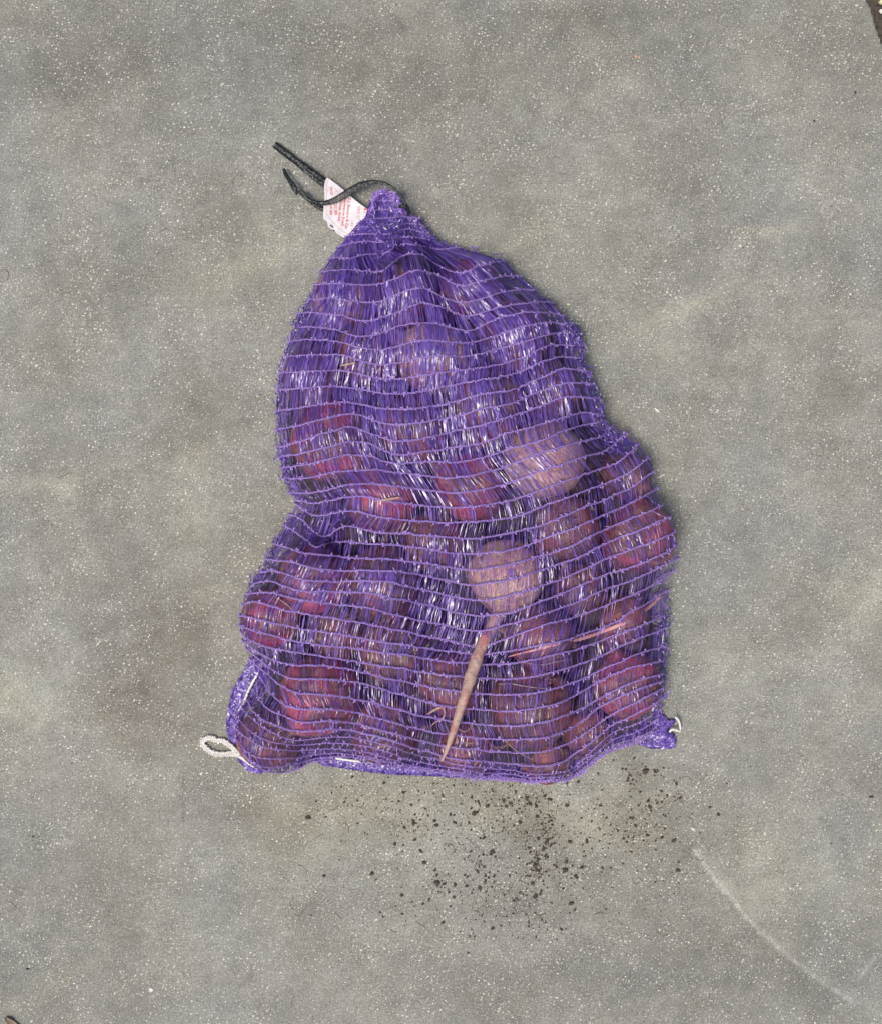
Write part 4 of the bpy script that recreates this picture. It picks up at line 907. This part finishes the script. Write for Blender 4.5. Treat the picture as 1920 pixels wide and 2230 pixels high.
# ------------------------------------------------------------------ soil crumbs, chips and litter on the slab
def crumb(size, flat=.6):
    """irregular lump, unit shape from a jittered octahedron"""
    v = np.array([(1, 0, 0), (.5, .8, 0), (-.5, .85, 0), (-1, 0, 0), (-.5, -.8, 0), (.5, -.8, 0), (0, 0, flat), (.1, 0, -.2)], float)
    v *= rng.uniform(.6, 1.25, (8, 1)); v[:, :2] *= rng.uniform(.6, 1.3, 2); a = rng.uniform(0, 6.28); c, s = math.cos(a), math.sin(a)
    v[:, :2] = v[:, :2] @ np.array([[c, s], [-s, c]]); v *= size; v[:, 2] += size * .15
    f = [(0, 1, 6, 6)]
    return v
CF = np.array([(6, k, (k + 1) % 6) for k in range(6)] + [(7, (k + 1) % 6, k) for k in range(6)])
CL = [(1155, 1740, 34, 10, 60), (1187, 1790, 12, 26, 90), (1188, 1815, 10, 26, 80), (1168, 1890, 10, 18, 70), (1170, 1860, 22, 26, 60), (905, 1790, 26, 12, 50), (870, 1805, 20, 16, 25), (968, 1925, 24, 12, 40), (930, 1890, 14, 14, 12),
      (1090, 1745, 40, 30, 110), (1060, 1790, 30, 30, 70), (1120, 1930, 50, 26, 110), (1080, 1960, 60, 24, 60), (1180, 1920, 34, 30, 50), (1050, 1870, 24, 30, 60), (1390, 1680, 34, 14, 60), (1440, 1740, 50, 36, 90), (1370, 1800, 60, 34, 170),
      (1240, 1900, 30, 26, 40), (1000, 1990, 90, 20, 30), (1050, 2040, 30, 20, 30), (1200, 2020, 40, 20, 40), (900, 1970, 30, 16, 30), (1100, 1800, 180, 90, 900), (1150, 1760, 260, 60, 300), (1100, 1950, 260, 90, 260), (800, 1710, 90, 30, 60), (960, 1050, 700, 700, 110)]
mb = MB(); V_ = []; F_ = []; nn = 0
for cx, cy, sx_, sy_, n in CL:
    for _ in range(n):
        x, y = rng.normal(cx, sx_), rng.normal(cy, sy_)
        if inpoly(np.array(x), np.array(y - 4), OUT): continue
        if not (0 < x < 1920 and 0 < y < 2230): continue
        far_ = sx_ > 240
        s_ = (.65 if far_ else 1) * np.clip(np.exp(rng.normal(.34, .62)), .7, 6.0); v = crumb(s_ * S * .9)
        v[:, :2] += U(x, y, 0)[:2]; v[:, 2] += .0004; V_.append(v); F_.append(CF + nn); nn += 8
tag(link('soil_crumbs', mesh_np('soil_crumbs', np.concatenate(V_), np.concatenate(F_), False), M['soil']), 'dark crumbs of soil scattered on the paving below the bag', None, kind='stuff')
# hair-fine dark rootlets lying among the soil
mb = MB()
for _ in range(85):
    x, y = rng.uniform(600, 1560), rng.uniform(1690, 2060)
    if _ > 60: x, y = rng.uniform(0, 1920), rng.uniform(0, 2230)
    if inpoly(np.array(x), np.array(y), OUT): continue
    a = rng.uniform(0, 6.28); l = rng.uniform(8, 30); c = rng.normal(0, 1.6)
    pts = np.array([(x + l * q * math.cos(a + c * q), y + l * q * math.sin(a + c * q)) for q in np.linspace(0, 1, 6)])
    V, F = tube(U(pts[:, 0], pts[:, 1], .0009), .00020, 4); mb.add(V, F)
tag(link('rootlet_litter', mb.mesh('rootlet_litter'), M['stub']), 'hair-fine dark rootlets strewn over the paving', None, kind='stuff')

def lump(name, px, py, lx, ly, rot, mat, label_, cat, h_=.5, group=None, sides=7):
    a = np.linspace(0, 2 * math.pi, sides, endpoint=False) + rng.uniform(-.25, .25, sides); r = rng.uniform(.55, 1.2, sides); c, s_ = math.cos(math.radians(rot)), math.sin(math.radians(rot))
    ux, uy = lx / 2 * r * np.cos(a), ly / 2 * r * np.sin(a); x = (ux * c - uy * s_) * S; y = -(ux * s_ + uy * c) * S; hh = min(lx, ly) * S * h_
    V = [(p, q, 0) for p, q in zip(x, y)] + [(p * .8, q * .8, hh * rng.uniform(.6, 1)) for p, q in zip(x, y)] + [(0, 0, hh * 1.05)]
    F = [(k, (k + 1) % sides, sides + (k + 1) % sides, sides + k) for k in range(sides)] + [(sides + k, sides + (k + 1) % sides, 2 * sides) for k in range(sides)]
    me = bpy.data.meshes.new(name); me.from_pydata(V, [], F); me.update(); o = link(name, me, mat); o.location = U(px, py, .0006)
    tag(o, label_, cat, group); return o
g = 'larger clods of soil scattered below the bag'
for x, y, a, b, r_, lab in [(670, 1780, 12, 17, 80, 'dark soil clod lying alone far left below the bag'), (950, 1797, 14, 8, 10, 'flat soil clod above a curled rootlet below the middle of the bag'), (1033, 1771, 15, 11, -30, 'dark soil clod left of centre under the lower hem'),
                       (1131, 1790, 9, 10, 20, 'small soil clod left of the dense dark streak'), (951, 1922, 16, 12, 20, 'soil clod beside the lower left cluster of crumbs'), (1240, 1833, 12, 10, 50, 'soil clod right of the dense dark streak'), (1244, 1967, 17, 9, -5, 'flat wide soil clod at the lower right of the scatter'),
                       (1229, 1895, 15, 14, 30, 'grey brown soil clod below right of the dark streak'), (1404, 1680, 18, 14, 0, 'largest soil clod near the bottom right corner of the bag'), (1467, 1830, 12, 8, -50, 'elongated soil clod at the far right of the scatter'), (1479, 1738, 7, 9, 60, 'small round soil clod furthest right'), (1475, 1895, 14, 9, 0, 'dull soil clod low at the right near the pale ridge')]:
    lump('soil_clod', x, y, a, b, r_, M['soil'], lab, 'soil clod', .45, g)
lump('paper_scrap', 330, 2155, 11, 12, 10, M['paper'], 'tiny white square paper scrap at the lower left of the paving', 'paper scrap', .12, sides=5)
lump('paper_flake', 1508, 1806, 11, 6, 35, M['paper'], 'small white oval flake right of the soil scatter', 'flake', .2)
lump('yellow_chip', 1237, 663, 9, 7, 0, M['yellow'], 'small yellow chip beside the upper right edge of the bag', 'chip', .35)
lump('orange_chip', 1383, 123, 10, 7, 40, M['orange'], 'small orange brown chip near the top of the paving', 'chip', .3)
lump('seed_husk', 1431, 895, 18, 6, 42, M['chip'], 'pale narrow seed husk right of the bag shoulder', 'husk', .35)
lump('pale_grit', 1893 + 24, 6, 12, 12, 0, M['yellow'], 'pale yellow grit stone in the joint at the top right corner', 'grit stone', .6)
lump('pale_grit', 1916, 26, 9, 10, 0, M['chip'], 'whitish grit stone just below the yellow one in the top right joint', 'grit stone', .6)
lump('pale_straw', 1440, 1036, 22, 3, -30, M['chip'], 'thin pale straw splinter beside the right bulge of the bag', 'straw', .5)
lump('pale_straw', 214, 1402, 14, 2.5, -45, M['chip'], 'thin pale straw splinter on the left side of the paving', 'straw', .5)
lump('dark_chip', 1861, 202, 6, 10, 10, M['soil'], 'dark chip near the upper right edge of the paving', 'chip', .4)
lump('dark_chip', 1896, 1735, 12, 5, 5, M['soil'], 'dark oval chip at the right edge of the paving', 'chip', .4)
lump('dark_chip', 73, 1822, 7, 5, -20, M['soil'], 'dark chip low on the left side of the paving', 'chip', .4)
lump('dark_chip', 60, 2110, 10, 5, -10, M['soil'], 'dark chip near the bottom left corner above the leaf', 'chip', .4)
# dry leaf poking in at the bottom left corner
V = []; n = 14
for k in range(n + 1):
    q = k / n; w = 10 * math.sin(math.pi * min(1, q * 1.02)) ** .8 + .4; cx, cy = 11 + 34 * q, 2216 + 30 * q; nx, ny = -.66, .75
    for e in (-1, -.5, 0, .5, 1): V.append(tuple(U(cx + nx * w * e * -1, cy + ny * w * e * -.6, .0015 + .002 * abs(e) + .001 * math.sin(9 * q))))
mb = MB(); I = np.arange(len(V)).reshape(n + 1, 5); Fq = np.stack([I[:-1, :-1], I[:-1, 1:], I[1:, 1:], I[1:, :-1]], -1).reshape(-1, 4); mb.add(np.array(V), Fq)
Vb = np.array(V); Vb[:, 2] -= .0004; mb.add(Vb, Fq[:, ::-1])
tag(link('dry_leaf', mb.mesh('dry_leaf'), M['leaf']), 'brown dry leaf tip poking in at the bottom left corner', 'leaf')
